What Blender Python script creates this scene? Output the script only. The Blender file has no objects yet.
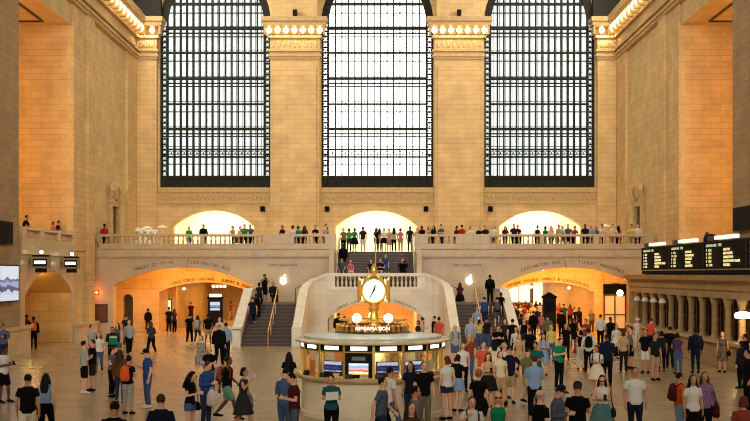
import bpy, bmesh, math, random
from mathutils import Vector, Matrix
random.seed(7)
scene = bpy.context.scene
COL = scene.collection
PI = math.pi

# ------------------------------------------------------------------ camera
CAMX, CAMZ, F, CX, YH = 0.17, 4.0, 1000.0, 379.0, 274.0
cam_data = bpy.data.cameras.new('camera')
cam = bpy.data.objects.new('camera', cam_data)
COL.objects.link(cam)
cam.location = (CAMX, 0, CAMZ)
cam.rotation_euler = (PI/2, 0, 0)
cam_data.sensor_width = 36.0
cam_data.lens = F*36.0/750.0
cam_data.shift_y = (YH-210.5)/750.0
cam_data.shift_x = -(CX-375.0)/750.0
cam_data.clip_end = 400
scene.camera = cam

def WX(x, Y): return (x-CX)*Y/F + CAMX          # photo column -> metres across, at distance Y
def WZ(y, Y): return CAMZ + (YH-y)*Y/F          # photo row -> height, at distance Y

# ------------------------------------------------------------------ world, exposure, large lights
world = bpy.data.worlds.new('daylight'); scene.world = world
world.use_nodes = True
world.node_tree.nodes['Background'].inputs[0].default_value = (0.85, 0.92, 1.0, 1)
world.node_tree.nodes['Background'].inputs[1].default_value = 0.6
vs = scene.view_settings
vs.view_transform = 'Standard'; vs.look = 'None'; vs.gamma = 1.0; vs.use_curve_mapping = False
vs.exposure = -0.1
scene.cycles.max_bounces = 8
scene.cycles.diffuse_bounces = 4
scene.cycles.sample_clamp_indirect = 2.5
scene.cycles.filter_width = 1.1

def area(name, loc, target, sx, sy, power, color):
    d = bpy.data.lights.new(name, 'AREA'); d.shape = 'RECTANGLE'; d.size = sx; d.size_y = sy
    d.energy = power; d.color = color
    o = bpy.data.objects.new(name, d); COL.objects.link(o)
    o.location = loc
    o.rotation_euler = (Vector(target)-Vector(loc)).to_track_quat('-Z', 'Y').to_euler()
    return o
def point(name, loc, power, color, r=0.25):
    d = bpy.data.lights.new(name, 'POINT'); d.energy = power; d.color = color; d.shadow_soft_size = r
    o = bpy.data.objects.new(name, d); COL.objects.link(o); o.location = loc
    return o
WARM = (1.0, 0.72, 0.40)
DAY = (1.0, 0.93, 0.80)
for k, xx in enumerate((-12.2, 0, 12.2)):                    # the three west windows, behind the photographer
    area('west_window_daylight', (xx, -7.6, 19), (xx, 60, 20), 8.3, 17, 1750, DAY).data.spread = math.radians(76)
for yy in (12, 26, 40, 54, 67):                              # the clerestory lunettes on both sides of the vault
    for sx in (-1, 1):
        area('lunette_daylight', (sx*16.2, yy, 27.5), (-sx*12, yy+4, 6), 6, 4, 2100 if yy > 60 else 1100 if yy > 45 else 360, DAY)
for sx in (-1, 1):                                           # chandeliers hanging in the side bays
    point('bay_chandelier', (sx*22.5, 52.6, 13.5), 600, (1.0, 0.58, 0.2), 0.8)
    point('bay_chandelier', (sx*22.0, 53.0, 8.0), 420, (1.0, 0.52, 0.15), 0.6)

# ------------------------------------------------------------------ materials
def lin(c):
    f = lambda v: v/12.92 if v <= 0.04045 else ((v+0.055)/1.055)**2.4
    return tuple(f(v/255.0) for v in c)
MATS = {}
def mat(name, rgb=None, rough=0.6, metal=0.0, emit=None, strength=0.0, lincol=None, spec=0.5):
    if name in MATS: return MATS[name]
    m = bpy.data.materials.new(name); m.use_nodes = True
    b = m.node_tree.nodes['Principled BSDF']
    c = lincol if lincol else lin(rgb)
    b.inputs['Base Color'].default_value = (*c, 1)
    b.inputs['Roughness'].default_value = rough
    b.inputs['Metallic'].default_value = metal
    b.inputs['Specular IOR Level'].default_value = spec
    if emit:
        b.inputs['Emission Color'].default_value = (*lin(emit), 1)
        b.inputs['Emission Strength'].default_value = strength
    MATS[name] = m
    return m
def nodes(m): return m.node_tree.nodes, m.node_tree.links, m.node_tree.nodes['Principled BSDF']

def noise_mat(name, rgb, rgb2, scale=3.0, rough=0.6, metal=0.0, detail=4.0, bump=0.0):
    m = mat(name, rgb, rough, metal); n, l, b = nodes(m)
    tc = n.new('ShaderNodeTexCoord'); nz = n.new('ShaderNodeTexNoise')
    nz.inputs['Scale'].default_value = scale; nz.inputs['Detail'].default_value = detail
    mx = n.new('ShaderNodeMix'); mx.data_type = 'RGBA'
    mx.inputs[6].default_value = (*lin(rgb), 1); mx.inputs[7].default_value = (*lin(rgb2), 1)
    l.new(tc.outputs['Object'], nz.inputs['Vector'])
    rp = n.new('ShaderNodeMapRange'); rp.inputs[1].default_value = 0.3; rp.inputs[2].default_value = 0.7
    l.new(nz.outputs['Fac'], rp.inputs[0]); l.new(rp.outputs[0], mx.inputs[0])
    l.new(mx.outputs[2], b.inputs['Base Color'])
    if bump:
        bp = n.new('ShaderNodeBump'); bp.inputs['Strength'].default_value = bump
        l.new(nz.outputs['Fac'], bp.inputs['Height']); l.new(bp.outputs['Normal'], b.inputs['Normal'])
    return m

def stone_mat(name, c1, c2, mortar, bw=1.1, bh=0.36, rough=0.75, mort=0.012, bump=0.25, gloss=None):
    """coursed ashlar: brick joints laid along whichever way the face runs"""
    m = mat(name, c1, rough); n, l, b = nodes(m)
    geo = n.new('ShaderNodeNewGeometry'); sp = n.new('ShaderNodeSeparateXYZ'); sn = n.new('ShaderNodeSeparateXYZ')
    l.new(geo.outputs['Position'], sp.inputs[0]); l.new(geo.outputs['True Normal'], sn.inputs[0])
    ab = n.new('ShaderNodeMath'); ab.operation = 'ABSOLUTE'; l.new(sn.outputs['Y'], ab.inputs[0])
    gt = n.new('ShaderNodeMath'); gt.operation = 'GREATER_THAN'; gt.inputs[1].default_value = 0.6
    l.new(ab.outputs[0], gt.inputs[0])
    um = n.new('ShaderNodeMix'); um.data_type = 'FLOAT'
    l.new(gt.outputs[0], um.inputs[0]); l.new(sp.outputs['Y'], um.inputs[2]); l.new(sp.outputs['X'], um.inputs[3])
    cb = n.new('ShaderNodeCombineXYZ'); l.new(um.outputs[0], cb.inputs[0]); l.new(sp.outputs['Z'], cb.inputs[1])
    br = n.new('ShaderNodeTexBrick')
    br.inputs['Scale'].default_value = 1.0
    br.inputs['Color1'].default_value = (*lin(c1), 1); br.inputs['Color2'].default_value = (*lin(c2), 1)
    br.inputs['Mortar'].default_value = (*lin(mortar), 1)
    br.inputs['Mortar Size'].default_value = mort; br.inputs['Mortar Smooth'].default_value = 0.3
    br.inputs['Brick Width'].default_value = bw; br.inputs['Row Height'].default_value = bh
    l.new(cb.outputs[0], br.inputs['Vector'])
    nz = n.new('ShaderNodeTexNoise'); nz.inputs['Scale'].default_value = 0.9; nz.inputs['Detail'].default_value = 8.0
    l.new(geo.outputs['Position'], nz.inputs['Vector'])
    mr = n.new('ShaderNodeMapRange'); mr.inputs[1].default_value = 0.25; mr.inputs[2].default_value = 0.75
    mr.inputs[3].default_value = 0.82; mr.inputs[4].default_value = 1.12
    l.new(nz.outputs['Fac'], mr.inputs[0])
    mu = n.new('ShaderNodeMix'); mu.data_type = 'RGBA'; mu.blend_type = 'MULTIPLY'; mu.inputs[0].default_value = 1.0
    l.new(br.outputs['Color'], mu.inputs[6]); l.new(mr.outputs[0], mu.inputs[7])
    l.new(mu.outputs[2], b.inputs['Base Color'])
    bp = n.new('ShaderNodeBump'); bp.inputs['Strength'].default_value = bump; bp.inputs['Distance'].default_value = 0.03
    bp.invert = True
    l.new(br.outputs['Fac'], bp.inputs['Height']); l.new(bp.outputs['Normal'], b.inputs['Normal'])
    return m

STONE = stone_mat('caen_stone', (218, 184, 127), (208, 173, 115), (176, 142, 92), bump=0.15)
STONEL = stone_mat('panel_stone', (214, 186, 130), (207, 178, 122), (172, 146, 98), bw=1.5, bh=0.5, bump=0.12)
STONED = stone_mat('darkened_stone', (172, 142, 98), (162, 132, 90), (132, 104, 66), bump=0.15)  # same stone darkened; on the near piers it paints in their shade
MARBLE = stone_mat('botticino_marble', (204, 182, 146), (196, 174, 138), (172, 150, 114), bw=2.2, bh=0.9, rough=0.28, mort=0.006, bump=0.05)
SMARBLE = stone_mat('daylit_stair_marble', (226, 216, 194), (218, 207, 184), (196, 184, 158), bw=2.2, bh=0.9, rough=0.3, mort=0.006, bump=0.05)  # lightened copy of the marble, daylight on the centre put into the colour
TRIM = noise_mat('carved_stone', (205, 174, 122), (178, 146, 98), 6.0, 0.75, bump=0.2)
MTRIM = noise_mat('marble_trim', (200, 176, 138), (180, 156, 118), 2.5, 0.35)
WHITEM = noise_mat('pale_marble', (236, 228, 210), (218, 208, 186), 2.0, 0.35)
GOLDST = stone_mat('passage_stone', (222, 178, 104), (212, 166, 94), (176, 132, 70), bw=1.2, bh=0.6, rough=0.5, bump=0.08)
VAULT = noise_mat('vault_paint', (48, 44, 34), (34, 31, 24), 1.5, 0.9)
IRON = noise_mat('window_iron', (46, 46, 37), (32, 32, 25), 5.0, 0.7)
IRON.node_tree.nodes['Principled BSDF'].inputs['Specular IOR Level'].default_value = .15
STEEL = mat('stair_rail', (196, 186, 160), 0.3, 0.8)
BRASS = mat('brass', (238, 196, 104), 0.36, 0.75)
DBRASS = noise_mat('dark_bronze', (96, 72, 42), (64, 46, 26), 6.0, 0.4, 0.7)
DARK = mat('near_black', (14, 13, 12), 0.6, spec=.15)
BOARD = mat('board_black', (8, 9, 8), 0.7, spec=.08)
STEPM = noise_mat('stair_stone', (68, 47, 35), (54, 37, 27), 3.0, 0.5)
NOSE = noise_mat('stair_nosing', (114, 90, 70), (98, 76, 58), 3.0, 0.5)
BULB = mat('bulb_glow', (255, 236, 190), 0.4, emit=(255, 226, 160), strength=6.0)
GLOBE = mat('globe_glow', (255, 245, 225), 0.4, emit=(255, 240, 210), strength=7.0)
PANEC = mat('daylit_glass_bright', (240, 245, 240), 0.3, emit=(255, 252, 244), strength=4.4)
PANES = mat('daylit_glass_soft', (225, 235, 228), 0.3, emit=(230, 244, 238), strength=1.08)
NICHE = mat('cream_plaster', (250, 244, 214), 0.7)
SCRW = mat('lit_panel_white', (250, 250, 245), 0.4, emit=(255, 250, 235), strength=2.2)
AMBER = mat('led_amber', (240, 225, 160), 0.4, emit=(245, 228, 160), strength=1.0)
LETTER = mat('letter_bronze', (92, 74, 52), 0.5, 0.3)

# floor: polished marble slabs
FLOORM = mat('floor_marble', (190, 165, 128), 0.22)
def _floor():
    n, l, b = nodes(FLOORM)
    geo = n.new('ShaderNodeNewGeometry')
    br = n.new('ShaderNodeTexBrick'); br.offset = 0.0
    br.inputs['Scale'].default_value = 1.0
    br.inputs['Color1'].default_value = (*lin((168, 145, 110)), 1); br.inputs['Color2'].default_value = (*lin((156, 133, 97)), 1)
    br.inputs['Mortar'].default_value = (*lin((146, 123, 87)), 1)
    br.inputs['Mortar Size'].default_value = 0.008; br.inputs['Brick Width'].default_value = 1.25; br.inputs['Row Height'].default_value = 0.62
    l.new(geo.outputs['Position'], br.inputs['Vector'])
    nz = n.new('ShaderNodeTexNoise'); nz.inputs['Scale'].default_value = 0.6; nz.inputs['Detail'].default_value = 9.0
    l.new(geo.outputs['Position'], nz.inputs['Vector'])
    mr = n.new('ShaderNodeMapRange'); mr.inputs[1].default_value = 0.25; mr.inputs[2].default_value = 0.75
    mr.inputs[3].default_value = 0.9; mr.inputs[4].default_value = 1.06
    l.new(nz.outputs['Fac'], mr.inputs[0])
    mu = n.new('ShaderNodeMix'); mu.data_type = 'RGBA'; mu.blend_type = 'MULTIPLY'; mu.inputs[0].default_value = 1.0
    l.new(br.outputs['Color'], mu.inputs[6]); l.new(mr.outputs[0], mu.inputs[7]); l.new(mu.outputs[2], b.inputs['Base Color'])
    r2 = n.new('ShaderNodeMapRange'); r2.inputs[3].default_value = 0.25; r2.inputs[4].default_value = 0.28; b.inputs['Specular IOR Level'].default_value = 0.95
    l.new(nz.outputs['Fac'], r2.inputs[0]); l.new(r2.outputs[0], b.inputs['Roughness'])
_floor()

# ------------------------------------------------------------------ mesh builder
class MB:
    def __init__(s): s.v = []; s.f = []
    def add(s, vs, fs):
        o = len(s.v); s.v += [tuple(p) for p in vs]; s.f += [tuple(i+o for i in f) for f in fs]; return s
    def box(s, x0, x1, y0, y1, z0, z1):
        return s.add([(x0,y0,z0),(x1,y0,z0),(x1,y1,z0),(x0,y1,z0),(x0,y0,z1),(x1,y0,z1),(x1,y1,z1),(x0,y1,z1)],
                     [(0,3,2,1),(4,5,6,7),(0,1,5,4),(1,2,6,5),(2,3,7,6),(3,0,4,7)])
    def prism(s, poly, a, b, axis='y'):
        """2-D outline swept along an axis: y -> outline in (x,z); x -> (y,z); z -> (x,y)"""
        n = len(poly)
        P = {'y': lambda u, v, t: (u, t, v), 'x': lambda u, v, t: (t, u, v), 'z': lambda u, v, t: (u, v, t)}[axis]
        vs = [P(u, v, a) for u, v in poly]+[P(u, v, b) for u, v in poly]
        return s.add(vs, [tuple(range(n-1, -1, -1)), tuple(range(n, 2*n))]+[(i, (i+1) % n, n+(i+1) % n, n+i) for i in range(n)])
    def lathe(s, prof, c=(0,0,0), n=16, a0=0.0, a1=2*PI):
        full = abs(a1-a0-2*PI) < 1e-6; m = n if full else n+1; vs = []; fs = []
        for r, z in prof:
            for k in range(m):
                a = a0+(a1-a0)*k/n; vs.append((c[0]+r*math.cos(a), c[1]+r*math.sin(a), c[2]+z))
        for i in range(len(prof)-1):
            for k in range(n if full else n):
                k2 = (k+1) % m if full else k+1
                fs.append((i*m+k, i*m+k2, (i+1)*m+k2, (i+1)*m+k))
        if full:
            if prof[0][0] > 1e-5: fs.append(tuple(range(m-1, -1, -1)))
            if prof[-1][0] > 1e-5: fs.append(tuple(range((len(prof)-1)*m, len(prof)*m)))
        return s.add(vs, fs)
    def tube(s, pts, rad, n=8):
        """round bar along a polyline; rad is one radius, or one (ru, rv) per point"""
        pts = [Vector(p) for p in pts]; N = len(pts)
        if not isinstance(rad, (list, tuple)): rad = [rad]*N
        vs = []; fs = []
        for i, p in enumerate(pts):
            t = (pts[min(i+1, N-1)]-pts[max(i-1, 0)]).normalized()
            ref = Vector((1, 0, 0)) if abs(t.x) < 0.85 else Vector((0, 1, 0))
            u = (ref-t*ref.dot(t)).normalized(); w = t.cross(u)
            r = rad[i]; ru, rv = r if isinstance(r, (tuple, list)) else (r, r)
            for k in range(n):
                a = 2*PI*k/n; vs.append(p+u*(ru*math.cos(a))+w*(rv*math.sin(a)))
        for i in range(N-1):
            for k in range(n): fs.append((i*n+k, i*n+(k+1) % n, (i+1)*n+(k+1) % n, (i+1)*n+k))
        fs.append(tuple(range(n-1, -1, -1))); fs.append(tuple(range((N-1)*n, N*n)))
        return s.add(vs, fs)
    def ball(s, c, r, n=10, m=6):
        rx, ry, rz = r if isinstance(r, (tuple, list)) else (r, r, r)
        vs = []; fs = []
        for i in range(m+1):
            th = PI*i/m
            for k in range(n):
                a = 2*PI*k/n; vs.append((c[0]+rx*max(math.sin(th), .01)*math.cos(a), c[1]+ry*max(math.sin(th), .01)*math.sin(a), c[2]-rz*math.cos(th)))
        for i in range(m):
            for k in range(n): fs.append((i*n+k, i*n+(k+1) % n, (i+1)*n+(k+1) % n, (i+1)*n+k))
        fs.append(tuple(range(n-1, -1, -1))); fs.append(tuple(range(m*n, (m+1)*n)))
        return s.add(vs, fs)
    def mesh(s, name, m=None, smooth=None):
        me = bpy.data.meshes.new(name); me.from_pydata(s.v, [], s.f); me.update()
        if m: me.materials.append(m)
        if smooth is not None:
            me.shade_smooth(); me.set_sharp_from_angle(angle=math.radians(smooth))
        return me
    def build(s, name, m, parent=None, smooth=None):
        return put(name, s.mesh(name, m, smooth), parent)
def put(name, me, parent=None, loc=None, rot=None):
    o = bpy.data.objects.new(name, me); COL.objects.link(o)
    if parent: o.parent = parent
    if loc: o.location = loc
    if rot: o.rotation_euler = rot
    return o
def struct(o): o['kind'] = 'structure'; return o
def tag(o, label, cat, group=None):
    o['label'] = label; o['category'] = cat
    if group: o['group'] = group
    return o
def root(name, loc, rz=0.0):
    o = bpy.data.objects.new(name, None); COL.objects.link(o); o.location = loc; o.rotation_euler = (0, 0, rz)
    o.empty_display_size = 0.2
    return o
def arc_pts(u0, u1, vs, va, n=24):
    h = va-vs; w = (u1-u0)/2; um = (u0+u1)/2
    R = (w*w+h*h)/(2*h); cz = va-R; a = math.asin(min(1, w/R))
    if h > w*0.999: a = PI/2
    return [(um+R*math.sin(-a+2*a*k/n), cz+R*math.cos(-a+2*a*k/n)) for k in range(n+1)]
def wall_polys(u0, u1, v0, v1, ops):
    """rectangle minus openings (ua, ub, sill, spring, apex), as convex pieces"""
    out = []; cur = u0
    for (a, b, sill, spr, apex) in sorted(ops):
        if a > cur: out.append([(cur, v0), (a, v0), (a, v1), (cur, v1)])
        if sill > v0: out.append([(a, v0), (b, v0), (b, sill), (a, sill)])
        if apex > spr:
            p = arc_pts(a, b, spr, apex)
            for i in range(len(p)-1): out.append([p[i], p[i+1], (p[i+1][0], v1), (p[i][0], v1)])
        elif spr < v1: out.append([(a, spr), (b, spr), (b, v1), (a, v1)])
        cur = b
    if cur < u1: out.append([(cur, v0), (u1, v0), (u1, v1), (cur, v1)])
    return out
def wall(name, axis, u0, u1, v0, v1, t0, t1, ops, m, parent=None):
    b = MB()
    for p in wall_polys(u0, u1, v0, v1, ops): b.prism(p, t0, t1, axis)
    o = b.build(name, m, parent)
    return o if parent else struct(o)

GLYPH = {}
def _make_glyphs():
    fc = bpy.data.curves.new('lettering_font', 'FONT'); fo = bpy.data.objects.new('lettering_font', fc); COL.objects.link(fo)
    fc.size = 1.0; fc.resolution_u = 2
    def grab(s):
        fc.body = s; bpy.context.view_layer.update(); dg = bpy.context.evaluated_depsgraph_get(); ev = fo.evaluated_get(dg)
        me = bpy.data.meshes.new_from_object(ev, depsgraph=dg)
        r = ([tuple(v.co) for v in me.vertices], [tuple(p.vertices) for p in me.polygons]); bpy.data.meshes.remove(me); return r
    wide = lambda s: max(v[0] for v in grab(s)[0])
    base = wide('II')
    for ch in 'ABCDEFGHIJKLMNOPQRSTUVWXYZ0123456789&':
        GLYPH[ch] = (*grab(ch), wide(ch+'I')-wide('I'))
    bpy.data.objects.remove(fo); bpy.data.curves.remove(fc)
_make_glyphs()
def glyphs_to(b, txt, size, ext, place, spacing=1.0):
    """append raised letters; place(u, v, w) maps letter plane to space"""
    adv = [GLYPH[ch][2] if ch in GLYPH else .3 for ch in txt]; tot = sum(adv)*size*spacing; x = -tot/2
    for ch, ad in zip(txt, adv):
        if ch in GLYPH:
            vs, fs, _ = GLYPH[ch]; n = len(vs)
            P = [place(x+v[0]*size, v[1]*size-.36*size, ext) for v in vs]+[place(x+v[0]*size, v[1]*size-.36*size, 0) for v in vs]
            E = {}
            for f in fs:
                for q in range(len(f)): e = (f[q], f[(q+1) % len(f)]); E[e] = 1
            sides = [(e[1], e[0], e[0]+n, e[1]+n) for e in E if (e[1], e[0]) not in E]
            b.add(P, list(fs)+sides)
        x += ad*size*spacing
def lettering(txt, size, m, loc, rot=(PI/2, 0, 0), parent=None, name='lettering', extrude=0.012, spacing=1.0, bold=0.0):
    b = MB(); glyphs_to(b, txt, size, extrude, lambda u, v, w: (u, v, w), spacing)
    o = put(name, b.mesh(name, m), parent, loc, rot); o['kind'] = 'stuff'; return o
def arch_lettering(txt, size, m, y, cx, cz, R, amid, parent, step, name='inscription'):
    """raised letters following an arch of radius R about (cx, cz) in the plane Y = y"""
    b = MB(); n = len(txt)
    for i, ch in enumerate(txt):
        if ch not in GLYPH: continue
        a = amid+(i-(n-1)/2)*step/R; px, pz = cx+R*math.sin(a), cz+R*math.cos(a); c_, s_ = math.cos(a), math.sin(a)
        glyphs_to(b, ch, size, .012, lambda u, v, w: (px+u*c_+v*s_, y-w, pz-u*s_+v*c_))
    o = b.build(name, m, parent); o['kind'] = 'stuff'; return o

# ================================================================== THE SETTING
YE = 74.6          # face of the east wall
YW = 75.3          # plane of the great windows
YB = 64.0          # face of the east balcony
ZB = 5.5           # balcony floor
floor = struct(MB().box(-34, 34, -8.5, 100, -0.4, 0).build('floor', FLOORM))

# ---- east wall
WIN = [(-16.25, -7.95), (-4.15, 4.25), (8.05, 16.35)]
ZS, ZSP = 10.45, 23.0
NIC = [(WX(173.5, YE), WX(254, YE)), (WX(335.5, YE), WX(418, YE)), (WX(499.5, YE), WX(581, YE))]
east = wall('wall_east', 'y', -18.6, 18.6, ZS-0.02, 38, YE+0.25, YE+1.5, [(a, b, ZS, ZSP, ZSP+(b-a)/2) for a, b in WIN], STONE)
ops = [(a, b, ZB, 7.55, 8.75) for a, b in NIC]
wall('wall_east_lower', 'y', -18.6, 18.6, ZB-0.3, ZS-0.02, YE, YE+0.6, ops, STONE)
# glowing vestibules behind the three low arches
for k, (a, b) in enumerate(NIC):
    n = MB()
    n.box(a-0.3, b+0.3, YE+4.2, YE+4.4, ZB-0.2, 9.2); n.box(a-0.5, a-0.3, YE+.6, YE+4.4, ZB-0.2, 9.2); n.box(b+0.3, b+0.5, YE+.6, YE+4.4, ZB-0.2, 9.2)
    n.box(a-0.5, b+0.5, YE+.6, YE+4.4, 9.2, 9.4); n.box(a-0.5, b+0.5, YE, YE+4.4, ZB-0.3, ZB)
    struct(n.build('wall_vestibule_%d' % (k+1), NICHE))
    area('vestibule_light', ((a+b)/2, YE+2.3, 9.1), ((a+b)/2, YE+2.6, 0), 4.5, 2.4, 300, (1.0, 0.88, 0.62))
    # sill courses below each window
for k, (a, b) in enumerate(WIN):
    t = MB(); t.box(a-0.05, b+0.05, YE-0.12, YE+0.25, ZS-0.35, ZS); t.box(a, b, YE-0.05, YE+.1, ZS-1.05, ZS-0.35); t.box(a, b, YE-0.1, YE+.1, ZS-1.2, ZS-1.05)
    o = struct(t.build('trim_%d' % (k+1), TRIM))
    nb = 26; me = MB().tube([(0, 0, -.2), (0.12, -0.02, 0), (0.02, 0, .2)], [(.05, .04), (.08, .06), (.05, .04)], 6).mesh('leaf_carving', TRIM, 40)
    for i in range(nb): put('leaf_carving', me, o, (a+(b-a)*(i+.5)/nb, YE-0.06, ZS-0.7))

# ---- pilasters with lit capitals
def lit_capital(name, x0, x1, y, nb, side=0):
    """cornice block standing on a pilaster: mouldings, frieze, row of bulbs between brackets, corona"""
    c = MB(); d = 0.0
    c.box(x0-.06, x1+.06, y-.1, y+.5, 19.95, 20.12); c.box(x0-.14, x1+.14, y-.18, y+.5, 20.12, 20.32); c.box(x0-.05, x1+.05, y-.08, y+.5, 20.32, 20.5)
    c.box(x0-.16, x1+.16, y-.2, y+.5, 20.5, 20.66); c.box(x0-.02, x1+.02, y-.06, y+.5, 20.66, 21.5); c.box(x0-.2, x1+.2, y-.25, y+.5, 21.5, 21.68)
    c.box(x0-.5, x1+.5, y-.65, y+.5, 22.34, 22.62); c.box(x0-.6, x1+.6, y-.78, y+.5, 22.62, 22.95)
    o = struct(c.build(name, TRIM))
    bm_ = MB().box(-.07, .07, -.4, .3, 0, .66).mesh('bracket', TRIM)
    bl = MB().lathe([(.02, -.02), (.13, .06), (.2, .2), (.2, .34), (.12, .46), (.05, .5)], n=10).mesh('bulb', BULB, 40)
    w = (x1-x0+.7)/nb
    for i in range(nb+1): put('bracket', bm_, o, (x0-.35+i*w, y-.2, 21.68))
    for i in range(nb): put('bulb', bl, o, (x0-.35+(i+.5)*w, y-.38, 21.76))
    fl = MB().ball((0, 0, .3), (.13, .06, .3), 8, 6).mesh('leaf_carving', TRIM, 40)
    for i in range(9): put('leaf_carving', fl, o, (x0+.25+(x1-x0-.5)*i/8, y-.06, 20.75))
    area('capital_light', ((x0+x1)/2, y-.5, 21.7), ((x0+x1)/2, y-.28, 0), (x1-x0), .2, 60, WARM)
    return o
tn = 3
PIERS = [(-7.9, -4.25), (4.3, 7.9), (-18.0, -16.35), (16.4, 18.0)]
for k, (a, b) in enumerate(PIERS):
    p = MB(); p.box(a, b, YE-.35, YE+.6, ZB, 19.97); p.box(a+.25, b-.25, YE-.45, YE-.3, ZB+.6, 19.4)
    p.box(a-.08, b+.08, YE-.45, YE, ZB, ZB+.5)
    if k < 2: p.box(a+.15, b-.15, YE-.3, YE+.6, 22.9, 38)
    else: struct(MB().box(a-.3, b+.3, YE-.3, YE+.24, 23.0, 36).build('ceiling_corner_%d' % (k-1), VAULT))
    struct(p.build('wall_pilaster_%d' % (k+1), STONE))
    tn += 1; lit_capital('trim_%d' % tn, a, b, YE-.35, 7 if k < 2 else 2)
for k, x in enumerate((-6.05, 6.1)):                         # small floodlights on top of the capitals
    r = root('spotlight', (x, YE-.6, 22.95)); tag(r, 'small black spotlight on top of the %s lit capital' % ('left' if k == 0 else 'right'), 'spotlight')
    MB().box(-.16, .16, -.12, .12, .18, .6).build('lamp_head', DARK, r); MB().box(-.05, .05, -.05, .05, 0, .2).build('stem', DARK, r)

# ---- great windows
NCOL, ROWY = 15, [177.0, 157.0, 149.5, 129, 104.2, 78.6, 53, 28.5, 4.5, -20, -44]
ROWZ = [WZ(y, YW) for y in ROWY]
def ring_mesh(name, R, r, m, n=10):
    b = MB(); vs = []; fs = []
    for k in range(n):
        a = 2*PI*k/n
        for j in range(4):
            bb = 2*PI*j/4+PI/4; rr = R+r*math.cos(bb); vs.append((rr*math.cos(a), r*math.sin(bb), rr*math.sin(a)))
    for k in range(n):
        for j in range(4): fs.append((k*4+j, ((k+1) % n)*4+j, ((k+1) % n)*4+(j+1) % 4, k*4+(j+1) % 4))
    b.add(vs, fs); return b.mesh(name, m)
def great_window(idx, a, b, pm):
    w = b-a; wr = struct(root('window_%d' % idx, ((a+b)/2, YW, ZS)))
    h = w/2; bd = 0.46; zt = ZSP-ZS
    def q(z): return z-ZS
    # iron surround: two bars each side with a chain of rings between, heavy foot panel
    fr = MB()
    for s in (-1, 1):
        x = s*h
        fr.box(min(x, x-s*.09), max(x, x-s*.09), -.15, .15, 0, zt); fr.box(min(x-s*bd, x-s*(bd+.11)), max(x-s*bd, x-s*(bd+.11)), -.15, .15, 0, zt)
    p1 = arc_pts(-h, h, zt, zt+h, 28); p2 = arc_pts(-h+.55, h-.55, zt, zt+h-.55, 28)
    for i in range(28): fr.prism([p1[i], p1[i+1], p2[i+1], p2[i]], -.15, .15, 'y')
    fr.build('iron_surround', IRON, wr)
    rg = ring_mesh('ring_ornament', .125, .03, IRON)
    nr = 30
    for s in (-1, 1):
        bb = MB()
        for i in range(nr):
            z = .3+(zt-.4)*i/nr; x = s*(h-.28)
            bb.box(x-.2, x+.2, -.05, .05, z-.27, z-.16); bb.box(x-.2, x-.13, -.05, .05, z-.2, z+.2); bb.box(x+.13, x+.2, -.05, .05, z-.2, z+.2)
            bb.add([(x+v.co.x, v.co.y, z+v.co.z) for v in rg.vertices], [tuple(p.vertices) for p in rg.polygons])
        bb.build('ring_chain', IRON, wr)['kind'] = 'stuff'
    x0, x1 = -h+bd+.1, h-bd-.1; cw = (x1-x0)/NCOL
    ft = MB().box(-h, h, -.1, .1, 0, q(ROWZ[0])).build('foot_panel', IRON, wr)
    rib = MB().box(-.03, .03, -.04, .0, .04, q(ROWZ[0])-.04).mesh('foot_rib', IRON)
    for i in range(NCOL+1): put('foot_rib', rib, ft, (x0+i*cw, -.1, 0))
    ztop = zt+2.6
    mu = MB().box(-.05, .05, -.14, .14, q(ROWZ[0]), ztop).mesh('mullion', IRON)
    for i in range(1, NCOL): put('mullion', mu, wr, (x0+i*cw, 0, 0))
    for j, z in enumerate(ROWZ):
        th = .09 if j in (0, 3, 5, 7) else .055
        put('transom', MB().box(x0, x1, -.16, .16, -th, th).mesh('transom', IRON), wr, (0, 0, q(z)))
        if j in (3, 5, 7): put('transom', MB().box(x0, x1, -.12, .12, -.04, .04).mesh('transom', IRON), wr, (0, 0, q(z)-.36))
    # scroll frieze between the second and third transoms
    sc = MB(); zc = q((ROWZ[1]+ROWZ[2])/2)
    for i in range(NCOL*2):
        x = x0+(i+.5)*cw/2
        sc.add([(x+v.co.x*1.05, v.co.y, zc+v.co.z*1.1) for v in rg.vertices], [tuple(p.vertices) for p in rg.polygons])
    sc.build('scroll_frieze', IRON, wr)['kind'] = 'stuff'
    # outer glazing, a walkway behind, with its own thin bars
    ot = MB(); yo = .75
    for i in range(NCOL*2+1):
        if i % 2 == 0: continue
        x = x0+i*cw/2; ot.box(x-.02, x+.02, yo-.05, yo, 0, ztop)
    for z in ROWZ[1:]: ot.box(-h, h, yo-.06, yo, q(z)-.5, q(z)-.42); ot.box(-h, h, yo-.06, yo, q(z)+.3, q(z)+.34)
    ot.build('outer_bars', IRON, wr)['kind'] = 'stuff'
    zs = [0.0]+[q(z) for z in ROWZ]
    for j in range(len(zs)-1):
        me = MB().box(-cw/2, cw/2, 0, .03, 0, zs[j+1]-zs[j]).mesh('pane', pm)
        for i in range(NCOL):
            put('pane', me, wr, (x0+(i+.5)*cw, yo, zs[j]))
        sd = MB().box(0, bd+.1, 0, .03, 0, zs[j+1]-zs[j]).mesh('pane', pm)
        put('pane', sd, wr, (-h, yo, zs[j])); put('pane', sd, wr, (h-bd-.1, yo, zs[j]))
    MB().prism([(-h, zs[-1])]+arc_pts(-h, h, zt, zt+h, 24)[1:-1]+[(h, zs[-1])] if zs[-1] >= zt else [(-h, zt), *arc_pts(-h, h, zt, zt+h, 24), (h, zt)], yo, yo+.03, 'y').build('pane', pm, wr)
    return wr
great_window(1, *WIN[0], PANES); great_window(2, *WIN[1], PANEC); great_window(3, *WIN[2], PANES)

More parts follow.
